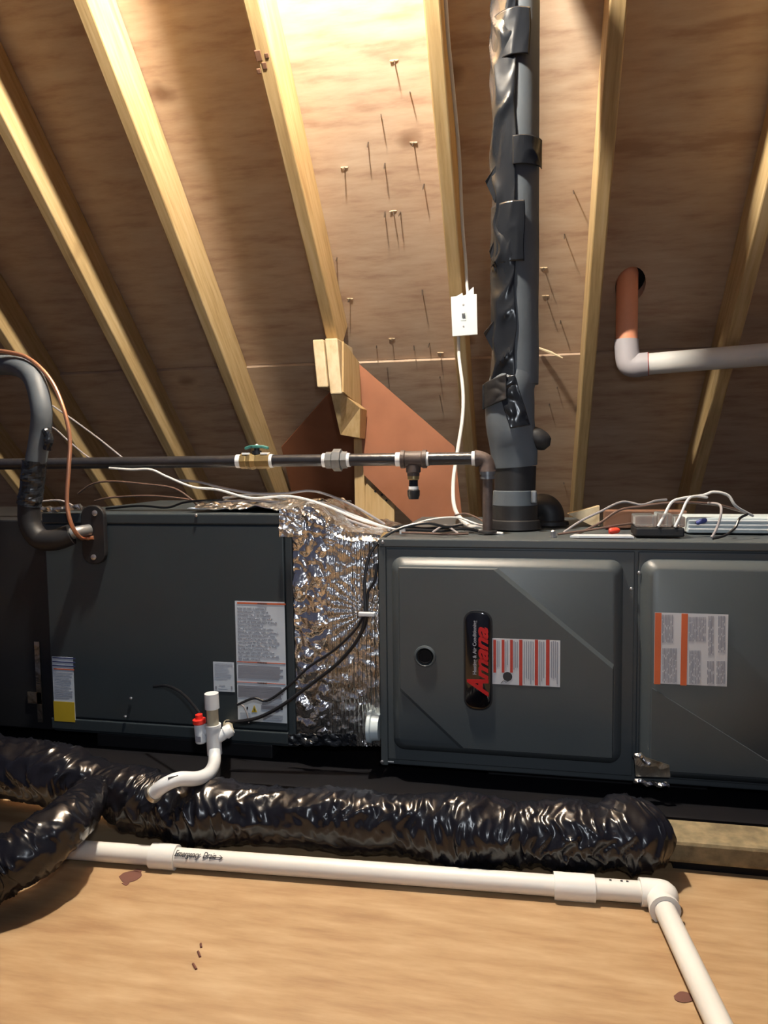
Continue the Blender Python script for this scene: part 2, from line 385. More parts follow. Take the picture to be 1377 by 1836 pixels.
o = MB().box((a.x, 2.45, 0), (b.x, 2.47, a.z)).build('post', 'post_pine', None, bevel=.003)
tag(o, 'narrow pine post standing under the angled cleat', 'post')
P = [onY(655,872,2.44), onY(662,857,2.44), onY(707,897,2.44), onY(707,1000,2.44), onY(655,1000,2.44)]
pb = MB().prism(P, (0, .015, 0)).build('plywood_scrap', 'post_pine', None)
tag(pb, 'pale plywood scrap with nail holes below the lit brown baffle', 'plywood scrap')
for p in ((673,881),(685,887),(693,897)):
    q = onY(*p, 2.4395); MB().lathe(q, (0, -1, 0), [(0, .004), (.001, .004)], 10).build('nail_hole', 'print_dark', pb)
a, b = onY(966,624,2.46), onY(1009,642,2.44)
o = MB().tube([a, (a+b)/2+V((0, 0, .002)), b], [.004, .005, .002], 6).build('wood_sliver', 'splinter'); tag(o, 'pale wood sliver stuck across the roof deck by the vent riser', 'wood sliver')

# ================================================================== LAMP (bare bulb near the ridge, lights the attic)
lt = thing('light_bulb', BULB, 'bare light bulb in a porcelain holder on a wood bracket', 'light bulb')
sx = V((0, -Q, Q))
MB().lathe(BULB+sx*.055, sx, [(0, .020), (.03, .021), (.032, .05), (.05, .055), (.055, .05)], 20).build('lamp_holder', 'white_plastic', lt, smooth=True)
bpos = BULB+sx*.118
MB().box((-.19, -.02, -.05), (.19, .012, .05)).build('bracket', 'post_pine', lt, mtx=frame(V((-.41, bpos.y, bpos.z))))
g = MB().lathe(BULB+sx*.06, -sx, [(0, .014), (.02, .016), (.035, .026), (.06, .032), (.08, .030), (.095, .018), (.10, .002)], 24).build('bulb', 'bulb_glow', lt, smooth=True)

# ================================================================== FURNACE
YF = 1.33; ZT = .467; ZB = .03
XL = onY(683, 1170, YF).x; XM = onY(1138, 1190, YF).x; XR = XL+.876
fur = thing('furnace', ((XL+XR)/2, 1.6, 0), 'grey horizontal gas furnace with black badge and raised door panels', 'furnace')
MB().box((XL, YF+.004, ZB), (XR, YF+.55, ZT)).build('cabinet', 'cabinet_grey', fur, bevel=.003)
MB().box((XL-.001, YF-.004, ZT-.012), (XR, YF+.03, ZT+.003)).build('top_lip', 'cabinet_grey', fur, bevel=.002)
MB().box((XL-.002, YF-.003, ZB), (XL+.012, YF+.02, ZT-.012)).build('corner_flange', 'cabinet_grey', fur, bevel=.002)
def door(x0, x1, panel, name, hexa=True):
    dr = MB().box((x0, YF-.001, ZB+.012), (x1, YF+.01, ZT-.016)).build(name, 'cabinet_grey', fur, bevel=.002)
    (ax, az, bx, bz) = panel; d = .020; s = .017
    # raised pan with sloped sides and rounded corners
    def rr(x0, z0, x1, z1, r, Y, k=6):
        pts = []
        for cx, cz, a0 in ((x1-r, z1-r, 0), (x0+r, z1-r, 90), (x0+r, z0+r, 180), (x1-r, z0+r, 270)):
            for j in range(k+1):
                a = R(a0+90*j/k); pts.append(V((cx+r*math.cos(a), Y, cz+r*math.sin(a))))
        return pts
    rings = [rr(ax, az, bx, bz, .022, YF+.001), rr(ax+.002, az+.002, bx-.002, bz-.002, .021, YF-.006), rr(ax+s*.8, az+s*.8, bx-s*.8, bz-s*.8, .015, YF-d+.002), rr(ax+s, az+s, bx-s, bz-s, .014, YF-d)]
    n = len(rings[0]); m = MB(); vs = sum(rings, [])
    fs = [(i*n+k, i*n+(k+1) % n, (i+1)*n+(k+1) % n, (i+1)*n+k) for i in range(3) for k in range(n)]
    fs += [tuple(3*n+k for k in range(n)), tuple(range(n-1, -1, -1))]
    m.add(vs, fs).build('raised_panel', 'cabinet_grey', dr, smooth=True, angle=50)
    return dr
pA, pB = onY(700, 1000, YF-.01), onY(1115, 1362, YF-.01)
d1 = door(XL+.012, XM-.002, (pA.x, onY(706,1345,YF-.01).z, pB.x, pA.z+.002), 'burner_door')
YP = YF-.020
def ondoor(px, py, off=0.0): return onY(px, py, YP-off)
# centre facet of the door, proud of the two cut-off corners
h = [ondoor(704,1008), ondoor(893,1010), ondoor(1110,1192), ondoor(1107,1350), ondoor(824,1343), ondoor(704,1238)]
bx0, bx1 = pA.x+.017, pB.x-.017; bz0, bz1 = onY(706,1345,YF-.01).z+.017, pA.z+.002-.017
P = [(bx0, YP, bz1), (h[1].x, YP, bz1), (bx1, YP, h[2].z), (bx1, YP, bz0), (h[4].x, YP, bz0), (bx0, YP, h[5].z)]
# shrink slightly and round the four square corners through the bevel
k1 = (P[2][2]-P[1][2])/(P[2][0]-P[1][0]); w_ = .007
T_ = [V((p[0], YP-.005, p[2])) for p in P]
T_[1].x -= w_*1.2; T_[2].z -= w_; T_[4].x += w_*1.2; T_[5].z += w_
T_[0] += V((.002, 0, -.002)); T_[1].z -= .002; T_[2].x -= .002; T_[3] += V((-.002, 0, .002)); T_[4].z += .002; T_[5].x += .002
MB().add([V(p) for p in P]+T_, [tuple(range(6)), tuple(range(11, 5, -1))]+[(i, (i+1) % 6, (i+1) % 6+6, i+6) for i in range(6)]).build('panel_facet', 'cabinet_grey', d1)
YQ = YP-.0051
# badge
def rrect(x0, z0, x1, z1, r, Y, k=6):
    pts = []
    for cx, cz, a0 in ((x1-r, z1-r, 0), (x0+r, z1-r, 90), (x0+r, z0+r, 180), (x1-r, z0+r, 270)):
        for j in range(k+1): a = R(a0+90*j/k); pts.append(V((cx+r*math.cos(a), Y, cz+r*math.sin(a))))
    return pts
a, b = onY(834,1096,YQ), onY(880,1272,YQ)
bd = MB().prism(rrect(a.x, b.z, b.x, a.z, .019, YQ+.001), (0, -.006, 0)).build('badge', 'black_gloss', d1, bevel=.002, seg=2, smooth=True, angle=30)
MB().prism(rrect(a.x-.003, b.z-.003, b.x+.003, a.z+.003, .021, YQ+.001), (0, -.002, 0)).build('badge_rim', 'dark_metal', d1, bevel=.001)
YT = YQ-.0052
bw = b.x-a.x; bh = a.z-b.z
text_mesh('badge_lettering', 'mana', .0335, 'red_print', bd, (b.x-bw*.12, YT, b.z+bh*.305), (0, 0, 1), (-1, 0, 0), bold=.035, shear=.35, xs=1.42, spacing=.92)
text_mesh('badge_lettering', 'A', .052, 'red_print', bd, (b.x-bw*.12, YT, b.z+bh*.155), (0, 0, 1), (-1, 0, 0), bold=.035, shear=.40, xs=.80)
text_mesh('badge_lettering', 'Heating & Air Conditioning', .0092, 'grey_print', bd, (b.x-bw*.56, YT, b.z+bh*.36), (0, 0, 1), (-1, 0, 0), bold=.02, xs=.98)
# sight glass
sgc = onY(762, 1177, YQ)
MB().lathe(sgc, (0, -1, 0), [(-.001, .021), (.003, .020), (.004, .017), (.001, .0145), (0, .0145)], 28).build('sight_glass_ring', 'cabinet_grey', d1, smooth=True)
MB().lathe(sgc, (0, -1, 0), [(0, .0145), (.0035, .0135), (.0035, .0115), (.0015, .011)], 28).build('sight_glass', 'pan_black', d1, smooth=True)
# labels: white slab > bars and lines
def quad(mb, p, q, Y, t=.0003):  # box between two pixel corners on plane Y
    a, b = onY(*p, Y), onY(*q, Y)
    mb.box((min(a.x, b.x), Y-t, min(a.z, b.z)), (max(a.x, b.x), Y, max(a.z, b.z))); return mb
def bars(name, mat, parent, rects, Y):
    m = MB()
    for (x0, y0, x1, y1) in rects: quad(m, (x0, y0), (x1, y1), Y)
    o = m.build(name, mat, parent)
    if len(rects) > 1: o['kind'] = 'stuff'
    return o
lab = quad(MB(), (882.5,1144), (1004,1232), YQ).build('rating_label', 'label_white', d1)
Y1 = YQ-.0004
for (x, y1, w_) in ((884.5,1206,5),(899.5,1206,5),(914.5,1206,5),(931,1229,5.5),(959,1229,5.5),(979,1229,6)):
    bars('red_stripe', 'print_red', lab, [(x, 1147, x+w_, y1)], Y1)
random.seed(3)
rc = []
for x in (891,894,906,909,921,924,927,939,943,947,951,955,967,970.5,974,988,991.5,995,998.5): rc.append((x, 1148+random.uniform(0, 3), x+1.3, (1204 if x < 930 else 1228)-random.uniform(0, 14)))
bars('fine_print', 'print_grey', lab, rc, Y1)
q = onY(910,1213,Y1); MB().lathe(q, (0, -1, 0), [(0, .0085), (.0003, .0085)], 16).build('diagram', 'print_dark', lab).scale = (1, 1, 1)
MB().tube([onY(*p, Y1) for p in ((898,1225),(903,1220),(907,1223),(912,1221))], .0006, 5).build('squiggle', 'print_dark', lab)
# blower door
pC = onY(1150, 998, YF-.01)
d2 = door(XM+.004, XR-.004, (pC.x, ZB+.016, XR-.03, pA.z+.004), 'blower_door')
a, b, c = onY(1156,1235,YP), onY(1345,1385,YP), None
MB().prism([(pC.x+.018, YP, a.z+.004), (pC.x+.018+(a.z+.004-ZB-.034)/.62, YP, ZB+.034), (pC.x+.018, YP, ZB+.034)], (0, -.002, 0)).build('panel_facet', 'cabinet_grey', d2, bevel=.0019, seg=1)
l2 = quad(MB(), (1174,1098), (1303,1231), YP-.003).build('wiring_label', 'label_white', d2)
Y2 = YP-.0034
bars('orange_stripe', 'print_orange', l2, [(1174.5,1098.5,1184,1227)], Y2); bars('orange_stripe', 'print_orange', l2, [(1222,1100,1231,1229)], Y2)
rc = [(1186,1102,1205,1150),(1188,1162,1212,1224)]
def speck(x0, y0, x1, y1, vertical=True, st=2.6):
    out = []; x = x0
    while x < x1:
        ya = y0; 
        while ya < y1:
            yb = min(y1, ya+random.uniform(6, 24)); out.append((x, ya, x+1.0, yb)); ya = yb+random.uniform(1, 5)
        x += st
    return out
bars('fine_print', 'print_grey', l2, speck(1187,1102,1206,1152)+speck(1188,1162,1213,1224)+speck(1235,1106,1264,1150)+speck(1236,1166,1256,1226)+speck(1270,1104,1280,1175)+speck(1288,1104,1300,1170)+speck(1268,1185,1280,1226)+speck(1285,1185,1299,1226), Y2)
sc0 = None
def screw(px, py, Y, parent, r=.0035):
    p = onY(px, py, Y); return MB().lathe(p, (0, -1, 0), [(0, r), (.0015, r), (.003, r*.5)], 12).build('screw', 'steel', parent, smooth=True)
for p in ((1132,1056),(1146,1027),(685,1366),(686,972),(1141,1398),(1322,1098)): screw(*p, YF-.003, fur)
quad(MB(), (694,1364), (706,1367), YF-.002).build('latch_tab', 'white_plastic', fur)
# foil tape at the lower corner of the blower door
ft = [(1137,1352),(1150,1350),(1158,1358),(1200,1372),(1202,1394),(1140,1392)]
o = MB().prism([onY(*p, YF-.026) for p in ft], (0, .002, 0)).build('foil_tape', 'foil_dull', fur)
o = MB().tube(spline([onY(*p, YF-.03) for p in ((1137,1398),(1160,1404),(1180,1406),(1200,1408))], 4), .004, 6, disp=lambda s, a: .002*math.sin(s*300+a)).build('foil_tape', 'foil', fur)
o = MB().tube(spline([onY(*p, YF-.028) for p in ((1137,1352),(1146,1356),(1158,1366),(1164,1372))], 4), .004, 6, disp=lambda s, a: .002*math.sin(s*300+a)).build('foil_tape', 'foil', fur)

# ================================================================== COIL CABINET
YC = 1.36; CT = .512; CB = .052
CL, CR = onY(84, 1100, YC).x, onY(527, 1100, YC).x
coil = thing('coil_cabinet', ((CL+CR)/2, 1.6, 0), 'dark slate evaporator coil cabinet with warning labels', 'coil cabinet')
MB().box((CL, YC+.006, CB-.015), (CR, YC+.5, CT)).build('cabinet', 'coil_grey', coil, bevel=.003)
fp = MB().box((CL+.004, YC-.002, CB+.02), (CR-.018, YC+.01, CT-.022)).build('front_panel', 'coil_grey', coil, bevel=.003)
MB().box((CL, YC-.003, CT-.020), (CR, YC+.02, CT+.002)).build('top_flange', 'coil_grey', coil, bevel=.003)
MB().box((CR-.016, YC-.003, CB), (CR, YC+.02, CT-.021)).build('side_flange', 'coil_grey', coil, bevel=.003)
MB().box((CL, YC-.003, CB-.008), (CR-.017, YC+.02, CB+.018)).build('bottom_flange', 'coil_grey', coil, bevel=.003)
for p in ((352,924),(235,1252),(225,1285)): screw(*p, YC-.004, coil)
YL = YC-.0025; YL2 = YL-.0005
lw = quad(MB(), (421,1077), (515,1297), YL).build('warning_label', 'label_blue_white', fp)
for y in (1079.5, 1185.5, 1222): bars('orange_bar', 'print_orange', lw, [(425,y,512,y+5.5)], YL2)
for y in (1083.8, 1189.8, 1226.3):
    p = onY(470, y, YL2-.0004); text_mesh('heading', 'WARNING', .0042, 'print_dark', lw, p, (1, 0, 0), (0, 0, 1), align='CENTER', bold=.02)
WT = ['RISK OF FIRE. FLAMMABLE','REFRIGERANT USED. TO BE','REPAIRED ONLY BY TRAINED','SERVICE PERSONNEL. DO NOT','PUNCTURE REFRIGERANT TUBING.','DISPOSE OF PROPERLY','ONLY IN ACCORDANCE WITH','FEDERAL OR LOCAL REGULATIONS.','FLAMMABLE REFRIGERANT USED.','FOR AIR-CON AUXILIARY DEVICES','WHICH MAY BE IGNITION SOURCES','SHALL NOT BE INSTALLED IN THE','DUCTWORK, OTHER THAN','AUXILIARY DEVICES LISTED FOR','USE WITH THE SPECIFIC APPLIANCE.','SEE INSTRUCTIONS.']
for i, tx in enumerate(WT):
    p = onY(425.5+i*.12, 1092.3+i*6.05, YL2); text_mesh('warning_text', tx, .0061, 'print_grey', lw, p, (1, 0, 0), (0, 0, 1), xs=.88)
rc = []
for (x0, x1, y0, y1, ragged) in ((427,511,1194,1218,12),(427,511,1231,1252,10),(470,508,1256,1270,8),(472,508,1282,1292,8),(431,452,1276,1292,4)):
    y = y0
    while y < y1: rc.append((x0, y, x1-random.uniform(0, ragged), y+1.1)); y += 2.7
bars('fine_print', 'print_grey', lw, rc, YL2)
p = [onY(*q, YL2) for q in ((451,1277),(456,1264),(461,1277))]
MB().prism(p, (0, -.0003, 0)).build('hazard_triangle', 'print_yellow', lw)
MB().prism([onY(*q, YL2-.0004) for q in ((455,1274),(456,1268),(457.5,1274))], (0, -.0003, 0)).build('flame_mark', 'print_dark', lw)
bars('symbol', 'print_dark', lw, [(442,1267,445,1272),(503,1266,507,1273)], YL2); bars('symbol', 'print_grey', lw, [(468,1264,500,1274)], YL2)
ls = quad(MB(), (382,1186), (421,1241), YL).build('small_label', 'label_blue_white', fp)
rc = []; y = 1189
while y < 1218: rc.append((385, y, 418-random.uniform(0, 12), y+1)); y += 3
bars('fine_print', 'print_grey', ls, rc+[(386,1230,389,1236),(414,1230,417,1236),(393,1228,404,1229),(392,1233,408,1234)], YL2)
le = quad(MB(), (93,1177), (136,1297), YL).build('energy_label', 'label_blue_white', fp)
bars('blue_bar', 'print_blue', le, [(94,1178,135,1182)], YL2); bars('blue_bar', 'print_blue', le, [(94,1185,135,1189)], YL2); bars('blue_bar', 'print_blue', le, [(94,1192,135,1196)], YL2)
bars('orange_bar', 'print_orange', le, [(96,1198,133,1202)], YL2); bars('yellow_block', 'print_yellow', le, [(96,1257,135,1295)], YL2)
rc = []; y = 1205
while y < 1253: rc.append((98, y, 131-random.uniform(0, 8), y+1)); y += 3
bars('fine_print', 'print_grey', le, rc, YL2)
# refrigerant entry plate
a, b = onY(146,906,YC-.01), onY(192,1011,YC-.01)
pl = MB().prism(rrect(a.x, b.z, b.x, a.z, .024, YC-.003), (0, -.012, 0)).build('entry_plate', 'rubber_black', coil, bevel=.002)
for p in ((170,920),(168,999)): screw(*p, YC-.015, pl, .006)
# supply plenum beyond the coil
PX = CL-.003
ple = thing('supply_plenum', (PX-.4, 1.6, 0), 'dark taped supply plenum box joined to the coil cabinet', 'plenum')
MB().box((PX-1.0, YC+.02, CB-.02), (PX, YC+.46, CT-.015)).build('plenum_box', 'dark_metal', ple, bevel=.003)
for (x0, y0, x1, y1) in ((62,1150,78,1295),(50,1240,76,1262)):
    quad(MB(), (x0, y0), (x1, y1), YC+.019, .002).build('foil_tape', 'foil_dull', ple)

# ================================================================== FOIL TRANSITION DUCT
tr = thing('foil_transition_duct', (-.36, 1.55, 0), 'crinkled silver foil transition duct between coil cabinet and furnace', 'duct')
def sm(t): t = max(0, min(1, t)); return t*t*(3-2*t)
TX0, TX1 = CR+.002, XL-.004; TZB = .055
def ttop(t): return (CT+.012)*(1-sm((t-.15)/.75))+(ZT+.004)*sm((t-.15)/.75)+.006*math.sin(t*9)
NX, NZ = 150, 150; m = MB(); vs = []
for j in range(NZ+1):
    for i in range(NX+1):
        t = i/NX; x = TX0+(TX1-TX0)*t; zt = ttop(t); z = TZB+(zt-TZB)*j/NZ
        y = 1.352+.012*math.sin(math.pi*t)*-.6+.008
        p = V((x, z, 0))
        cr = abs(noise.noise(p*28))*.014+abs(noise.noise(p*70+V((5, 3, 1))))*.005
        if t < .40: d = cr*1.0
        else:
            tie = V(((TX0+(TX1-TX0)*.86), onY(655,1100,1.33).z, 0)); dd = (p-tie).length
            rib = .0042*abs(math.sin(x*math.pi/.0085))*(1 if t > .62 or True else 0)
            fan = .003*math.sin(math.atan2(p.y-tie.y, p.x-tie.x)*26)*math.exp(-dd*14)
            d = cr*.30+rib+fan
        vs.append((x, y-d, z))
W_ = NX+1
m.add(vs, [(j*W_+i, j*W_+i+1, (j+1)*W_+i+1, (j+1)*W_+i) for j in range(NZ) for i in range(NX)])
vs = []; NY = 50
for j in range(NY+1):
    for i in range(NX+1):
        t = i/NX; x = TX0+(TX1-TX0)*t; y = 1.345+.26*j/NY; p = V((x, y, 2)); fall = .018*max(0, 1-j/6)**2
        vs.append((x, y, ttop(t)-fall+noise.noise(p*30)*.006+abs(noise.noise(p*75))*.006))
m.add(vs, [(j*W_+i, j*W_+i+1, (j+1)*W_+i+1, (j+1)*W_+i) for j in range(NY) for i in range(NX)])
m.add([(TX0, 1.36, TZB), (TX1, 1.36, TZB), (TX1, 1.79, TZB), (TX0, 1.79, TZB)], [(0, 3, 2, 1)])
m.build('foil_wrap', 'foil', tr, smooth=True, angle=70)
def sheet(fn, nx, ny, name, mat, parent, sol=.0015, smooth=False):
    vs = [fn(i/nx, j/ny) for j in range(ny+1) for i in range(nx+1)]
    o = MB().add(vs, [(j*(nx+1)+i, j*(nx+1)+i+1, (j+1)*(nx+1)+i+1, (j+1)*(nx+1)+i) for j in range(ny) for i in range(nx)]).build(name, mat, parent, smooth=smooth)
    md = o.modifiers.new('solid', 'SOLIDIFY'); md.thickness = sol
    return o
# crumpled foil tape lapping over the coil cabinet corner
def patch(u, v):
    p = onY(502+(542-502)*u, 912+(962-912)*v, 1.345); k = V((p.x*1, p.z, 7))
    return p+V((0, -abs(noise.noise(k*60))*.012-.002, 0))
sheet(patch, 26, 30, 'foil_tape', 'foil_crumple', tr)
def patch2(u, v):   # foil lying over the top of the coil cabinet
    x = onY(372, 890, 1.50).x*(1-u)+(CR+.03)*u; y = 1.40+.22*v+.02*math.sin(u*5); k = V((x, y, 3))
    return V((x, y, CT+.005+.016*math.sin(math.pi*min(1, v*1.2))*(0.4+.6*u)+abs(noise.noise(k*26))*.014))
sheet(patch2, 50, 26, 'foil_tape', 'foil_crumple', tr)
def patch3(u, v):   # loose black mastic foil at the foot
    p = onY(518+(640-518)*u, 1316+(1336-1316)*v, 1.335); k = V((p.x, p.z, 1))
    return p+V((0, -abs(noise.noise(k*55))*.014, abs(noise.noise(k*80))*.004))
sheet(patch3, 30, 10, 'mastic_tape', 'tape_black', tr)
# round white knockout bushing low on the side of the furnace
p = onY(678,1303,1.34)
o = MB().lathe((p.x, 1.338, p.z), (-1, 0, 0), [(-.004, .025), (.010, .027), (.012, .031), (.018, .031), (.020, .027)], 26).build('bushing', 'white_ribbed', fur, smooth=True)

# ================================================================== DRAIN PAN, SLEEPERS
o = MB().box((CL-.9, 1.185, .001), (XR+.05, 1.192, .042)).box((CL-.9, 1.192, .001), (XR+.05, 1.95, .006)).build('drain_pan', 'pan_black'); tag(o, 'shallow black drain pan under furnace and coil cabinet', 'drain pan')
for x, hgt, nm in ((CL+.3, CB-.0155, 'coil cabinet'), (XL+.4, ZB-.0005, 'furnace')):
    o = MB().box((x-.2, 1.37, .0065), (x+.2, 1.75, hgt)).build('support_block', 'rubber_black', None, bevel=.003)
    tag(o, 'black rubber block in the pan under the %s' % nm, 'support block')
p0 = onZ(1184, 1562, 0)
o = MB().box((p0.x, p0.y+.004, .012), (XR+.3, p0.y+.075, .047)).build('sleeper_board', 'osb', None, bevel=.006)
tag(o, 'rough sleeper board on the floor in front of the drain pan', 'board')
o = MB().box((p0.x+.02, p0.y+.012, 0), (XR+.3, p0.y+.07, .0115)).build('gap_shade_strip', 'pan_black'); tag(o, 'thin black strip standing for the shade under the rough sleeper board', 'shade strip')  # near-black strip, colour stands in for the shadowed gap under the board

# ================================================================== BLACK FLEX DUCTS
def film(seed, amp):
    def f(s, a):
        ca, sa = math.cos(a), math.sin(a)
        n1 = noise.noise(V((s*7+seed, ca*.6, sa*.6)))
        tw = s*48+.5*math.sin(a+seed)+1.5*noise.noise(V((s*6, ca*1.2, sa*1.2+seed)))
        rid = max(0, 1-1.6*abs(noise.noise(V((tw, ca*.7, sa*.7+seed*3)))))**2
        rid2 = max(0, 1-2.0*abs(noise.noise(V((s*75+seed+1.2*noise.noise(V((s*20, ca*2, sa*2))), ca*1.3, sa*1.3)))))**2
        soft = .35+.65*max(0, min(1, .6+noise.noise(V((s*5, ca*.8, sa*.8-seed)))))
        return amp*(.7*n1+.9*rid*soft+.6*rid2*soft-.7)
    return f
pts = [V((-1.42, 1.14, .085))]+[V((onY(p_, 1460, y_).x, y_, z_)) for p_, y_, z_ in ((40,1.075,.088),(150,1.065,.080),(235,1.06,.064),(300,1.055,.054),(420,1.055,.053),(600,1.06,.055),(760,1.065,.056),(900,1.068,.057),(1030,1.07,.060),(1100,1.08,.062),(1150,1.095,.062),(1190,1.115,.064))]
def dr(t): return (1-.75*max(0, (t-.94)/.06)**2)*(.0500+.004*math.sin(t*23)+.004*math.sin(t*51+1))
o = MB().tube(spline(pts, 44), dr, 80, disp=film(1.7, .0085)).build('flexible_duct', 'duct_film', None, smooth=True, angle=80)
tag(o, 'shiny wrinkled black plastic flexible duct lying in front of the furnace', 'flexible duct')
pts = [onZ(165,1425,.080), onZ(142,1455,.096), onZ(108,1486,.094), onZ(52,1528,.078), onZ(-20,1570,.062), onZ(-130,1630,.058)]
o = MB().tube(spline(pts, 40), lambda t: .031+.010*sm(t*1.6), 56, disp=film(4.2, .0050)).build('flexible_duct', 'duct_film', None, smooth=True, angle=80)
tag(o, 'black plastic duct sleeve crossing over the white floor pipe', 'flexible duct')

# ================================================================== FLOOR DRAIN PIPE
pr = .0150
A_, B_ = onZ(20,1515,pr+.001), onZ(1158,1600,pr+.001)
dp = thing('drain_pipe', (A_+B_)/2*1, 'white plastic emergency drain pipe with couplings lying on the plywood', 'drain pipe')
def along(t): return A_.lerp(B_, t)
dirp = (B_-A_).normalized()
MB().tube([A_-dirp*.3, B_], pr-.0008, 18).build('pipe', 'pvc_old', dp, smooth=True)
for x0, x1 in ((273,317),(993,1066)):
    def tt(px): return min(range(2001), key=lambda k: abs(px-(CX+F*((along(k/2000)-EYE).dot(RT))/((along(k/2000)-EYE).dot(FW)))))/2000
    MB().lathe(along(tt(x0)), dirp, [(0, pr), (0, pr+.0035), ((along(tt(x1))-along(tt(x0))).length, pr+.0035), ((along(tt(x1))-along(tt(x0))).length, pr)], 20).build('coupling', 'pvc_white', dp, smooth=True)
C_ = onZ(1183,1612,pr+.001); D_ = onZ(1300,1860,pr+.001); dd2 = (D_-C_).normalized()
MB().tube(spline([B_-dirp*.008, B_+dirp*.012, (B_+dirp*.032+C_+dd2*.0)/2+V((0,.003,0)), C_+dd2*.008, C_+dd2*.024], 6), pr+.0035, 18).build('elbow', 'pvc_white', dp, smooth=True)
MB().tube([C_+dd2*.015, D_+dd2*.25], pr-.0008, 18).build('pipe', 'pvc_old', dp, smooth=True)
MB().lathe(C_+dd2*.020, dd2, [(0, pr+.0036), (0, pr+.0055), (.006, pr+.0055), (.006, pr+.0036)], 20).build('elbow_rim', 'pvc_white', dp, smooth=True)
# handwriting, laid on the top front of the pipe
vw = (EYE-along(.27)).normalized(); upv = (vw.cross(dirp)).normalized(); upv = upv if upv.z > 0 else -upv
fr = dirp.cross(upv); fr = fr if fr.dot(vw) > 0 else -fr
upw = (upv-fr*.0).normalized()
s0 = along(tt(318)); text_mesh('handwriting', 'Emergency  Drain', .0125, 'print_dark', dp, s0+fr*(pr+.0001)+upw*.0015, dirp, upw, shear=.5, ext=.0006, xs=.72)
sA = along(tt(386))+fr*(pr+.0002)+upw*.004; sB_ = along(tt(404))+fr*(pr+.0002)+upw*.004
MB().tube([sA, sB_], .0006, 5).tube([sB_+upw*.003-dirp*.005, sB_, sB_-upw*.003-dirp*.005], .0006, 5).build('arrow', 'print_dark', dp)
for px in (1092,1112,1122): q = along(tt(px))+upw*(pr+.0)*.8+fr*pr*.55; MB().tube([q, q+dirp*.003], .0012, 5).build('pen_mark', 'print_dark', dp)

# ================================================================== CONDENSATE TRAP
YD = 1.20
ct = thing('condensate_trap', onY(382,1345,YD), 'white condensate trap fitting with cleanout cap on the coil cabinet', 'condensate trap')
tp, bt = onY(379,1243,YD), onY(385,1352,YD)
ax = (bt-tp).normalized(); L_ = (bt-tp).length
MB().lathe(tp, ax, [(0, .0115), (0, .0128), (.028, .0132), (.028, .0105)], 20).build('cleanout_cap', 'white_plastic', ct, smooth=True)
MB().tube([tp+ax*.02, tp+ax*.07], .0105, 18).build('pipe', 'pvc_grime', ct, smooth=True)
MB().lathe(tp+ax*.058, ax, [(0, .0105), (0, .0143), (.005, .0143), (.005, .0132), (L_-.058, .0136), (L_-.058, .0105)], 20).build('tee', 'white_plastic', ct, smooth=True)
j = tp+ax*.088; sd = V((.72, .35, .45)).normalized()
MB().lathe(j, sd, [(0, .0105), (.024, .0105), (.024, .0125), (.034, .0122), (.038, .009)], 18).build('side_branch', 'white_plastic', ct, smooth=True)
MB().tube([j+sd*.03, (j+sd*.03)*.5+onY(408,1299,YC-.003)*.5, onY(408,1299,YC-.003)], .010, 14).build('stub_pipe', 'pvc_grime', ct, smooth=True)
hs = [bt-ax*.012, onY(384,1368,1.17), onY(374,1387,1.075), onY(352,1396,1.035), onY(320,1397,1.01), onY(294,1408,.998), onY(274,1424,.998)]
MB().tube(spline(hs, 8), .0112, 16).build('drain_hose', 'white_plastic', ct, smooth=True)
q = spline(hs, 8); MB().tube([q[31]+V((0,-.008,.0085)), q[36]+V((0,-.008,.0085))], .0018, 6).build('hose_print', 'print_dark', ct)
MB().lathe(onY(277,1421,.998), (q[-1]-q[-4]), [(0, .0112), (0, .0140), (.006, .0145), (.006, .0112)], 18).build('hose_clamp', 'foil_dull', ct, smooth=True)
fs = thing('float_switch', onY(359,1330,YD), 'small white float switch with red cap beside the condensate trap', 'float switch')
t0 = onY(358,1298,YD); t1 = onY(361,1330,YD); a2 = (t1-t0).normalized()
MB().lathe(t0, a2, [(0, .0095), (.002, .0105), ((t1-t0).length, .0102), ((t1-t0).length+.002, .008)], 18).build('switch_body', 'white_plastic', fs, smooth=True)
MB().lathe(t0-a2*.010, a2, [(0, .010), (.001, .0122), (.008, .0122), (.0098, .010)], 18).build('red_cap', 'red_plastic', fs, smooth=True)
MB().lathe(t0-a2*.019, a2, [(0, .004), (.001, .0065), (.0088, .0070)], 12).build('cap_knob', 'red_plastic', fs, smooth=True)
MB().box((t1.x-.006, t1.y-.0113, t1.z+.004), (t1.x+.004, t1.y-.0098, t1.z+.014)).build('print_mark', 'print_grey', fs)
MB().tube([t0+a2*.012, tp+ax*.075], .006, 10).build('switch_arm', 'white_plastic', fs, smooth=True)

# ================================================================== GAS PIPE
YG = 1.45; zg = onY(600,825,YG).z; gr = .0128
gp = thing('gas_pipe', onY(870,962,YG), 'black iron gas pipe with valve, union, tee and drop to the furnace', 'gas pipe')
def gx(px): return onY(px, 825, YG).x
GA = V((gx(0)-.8, YG, zg))
def gpt(px): return V((gx(px), YG, zg))
MB().tube([GA, gpt(470)], gr, 18).build('pipe', 'black_iron', gp, smooth=True)
MB().tube([gpt(470), gpt(600)], gr, 18).build('pipe', 'black_iron', gp, smooth=True)
MB().tube([gpt(600), gpt(735)], gr, 18).build('pipe', 'black_iron', gp, smooth=True)
MB().tube([gpt(735), gpt(862)], gr, 18).build('pipe', 'black_iron', gp, smooth=True)
def band(p0_, p1_): MB().lathe(gpt(p0_), (1, 0, 0), [(0, gr), (0, gr+.0018), (gx(p1_)-gx(p0_), gr+.0018), (gx(p1_)-gx(p0_), gr)], 18).build('thread_seal', 'thread_tape', gp, smooth=True)
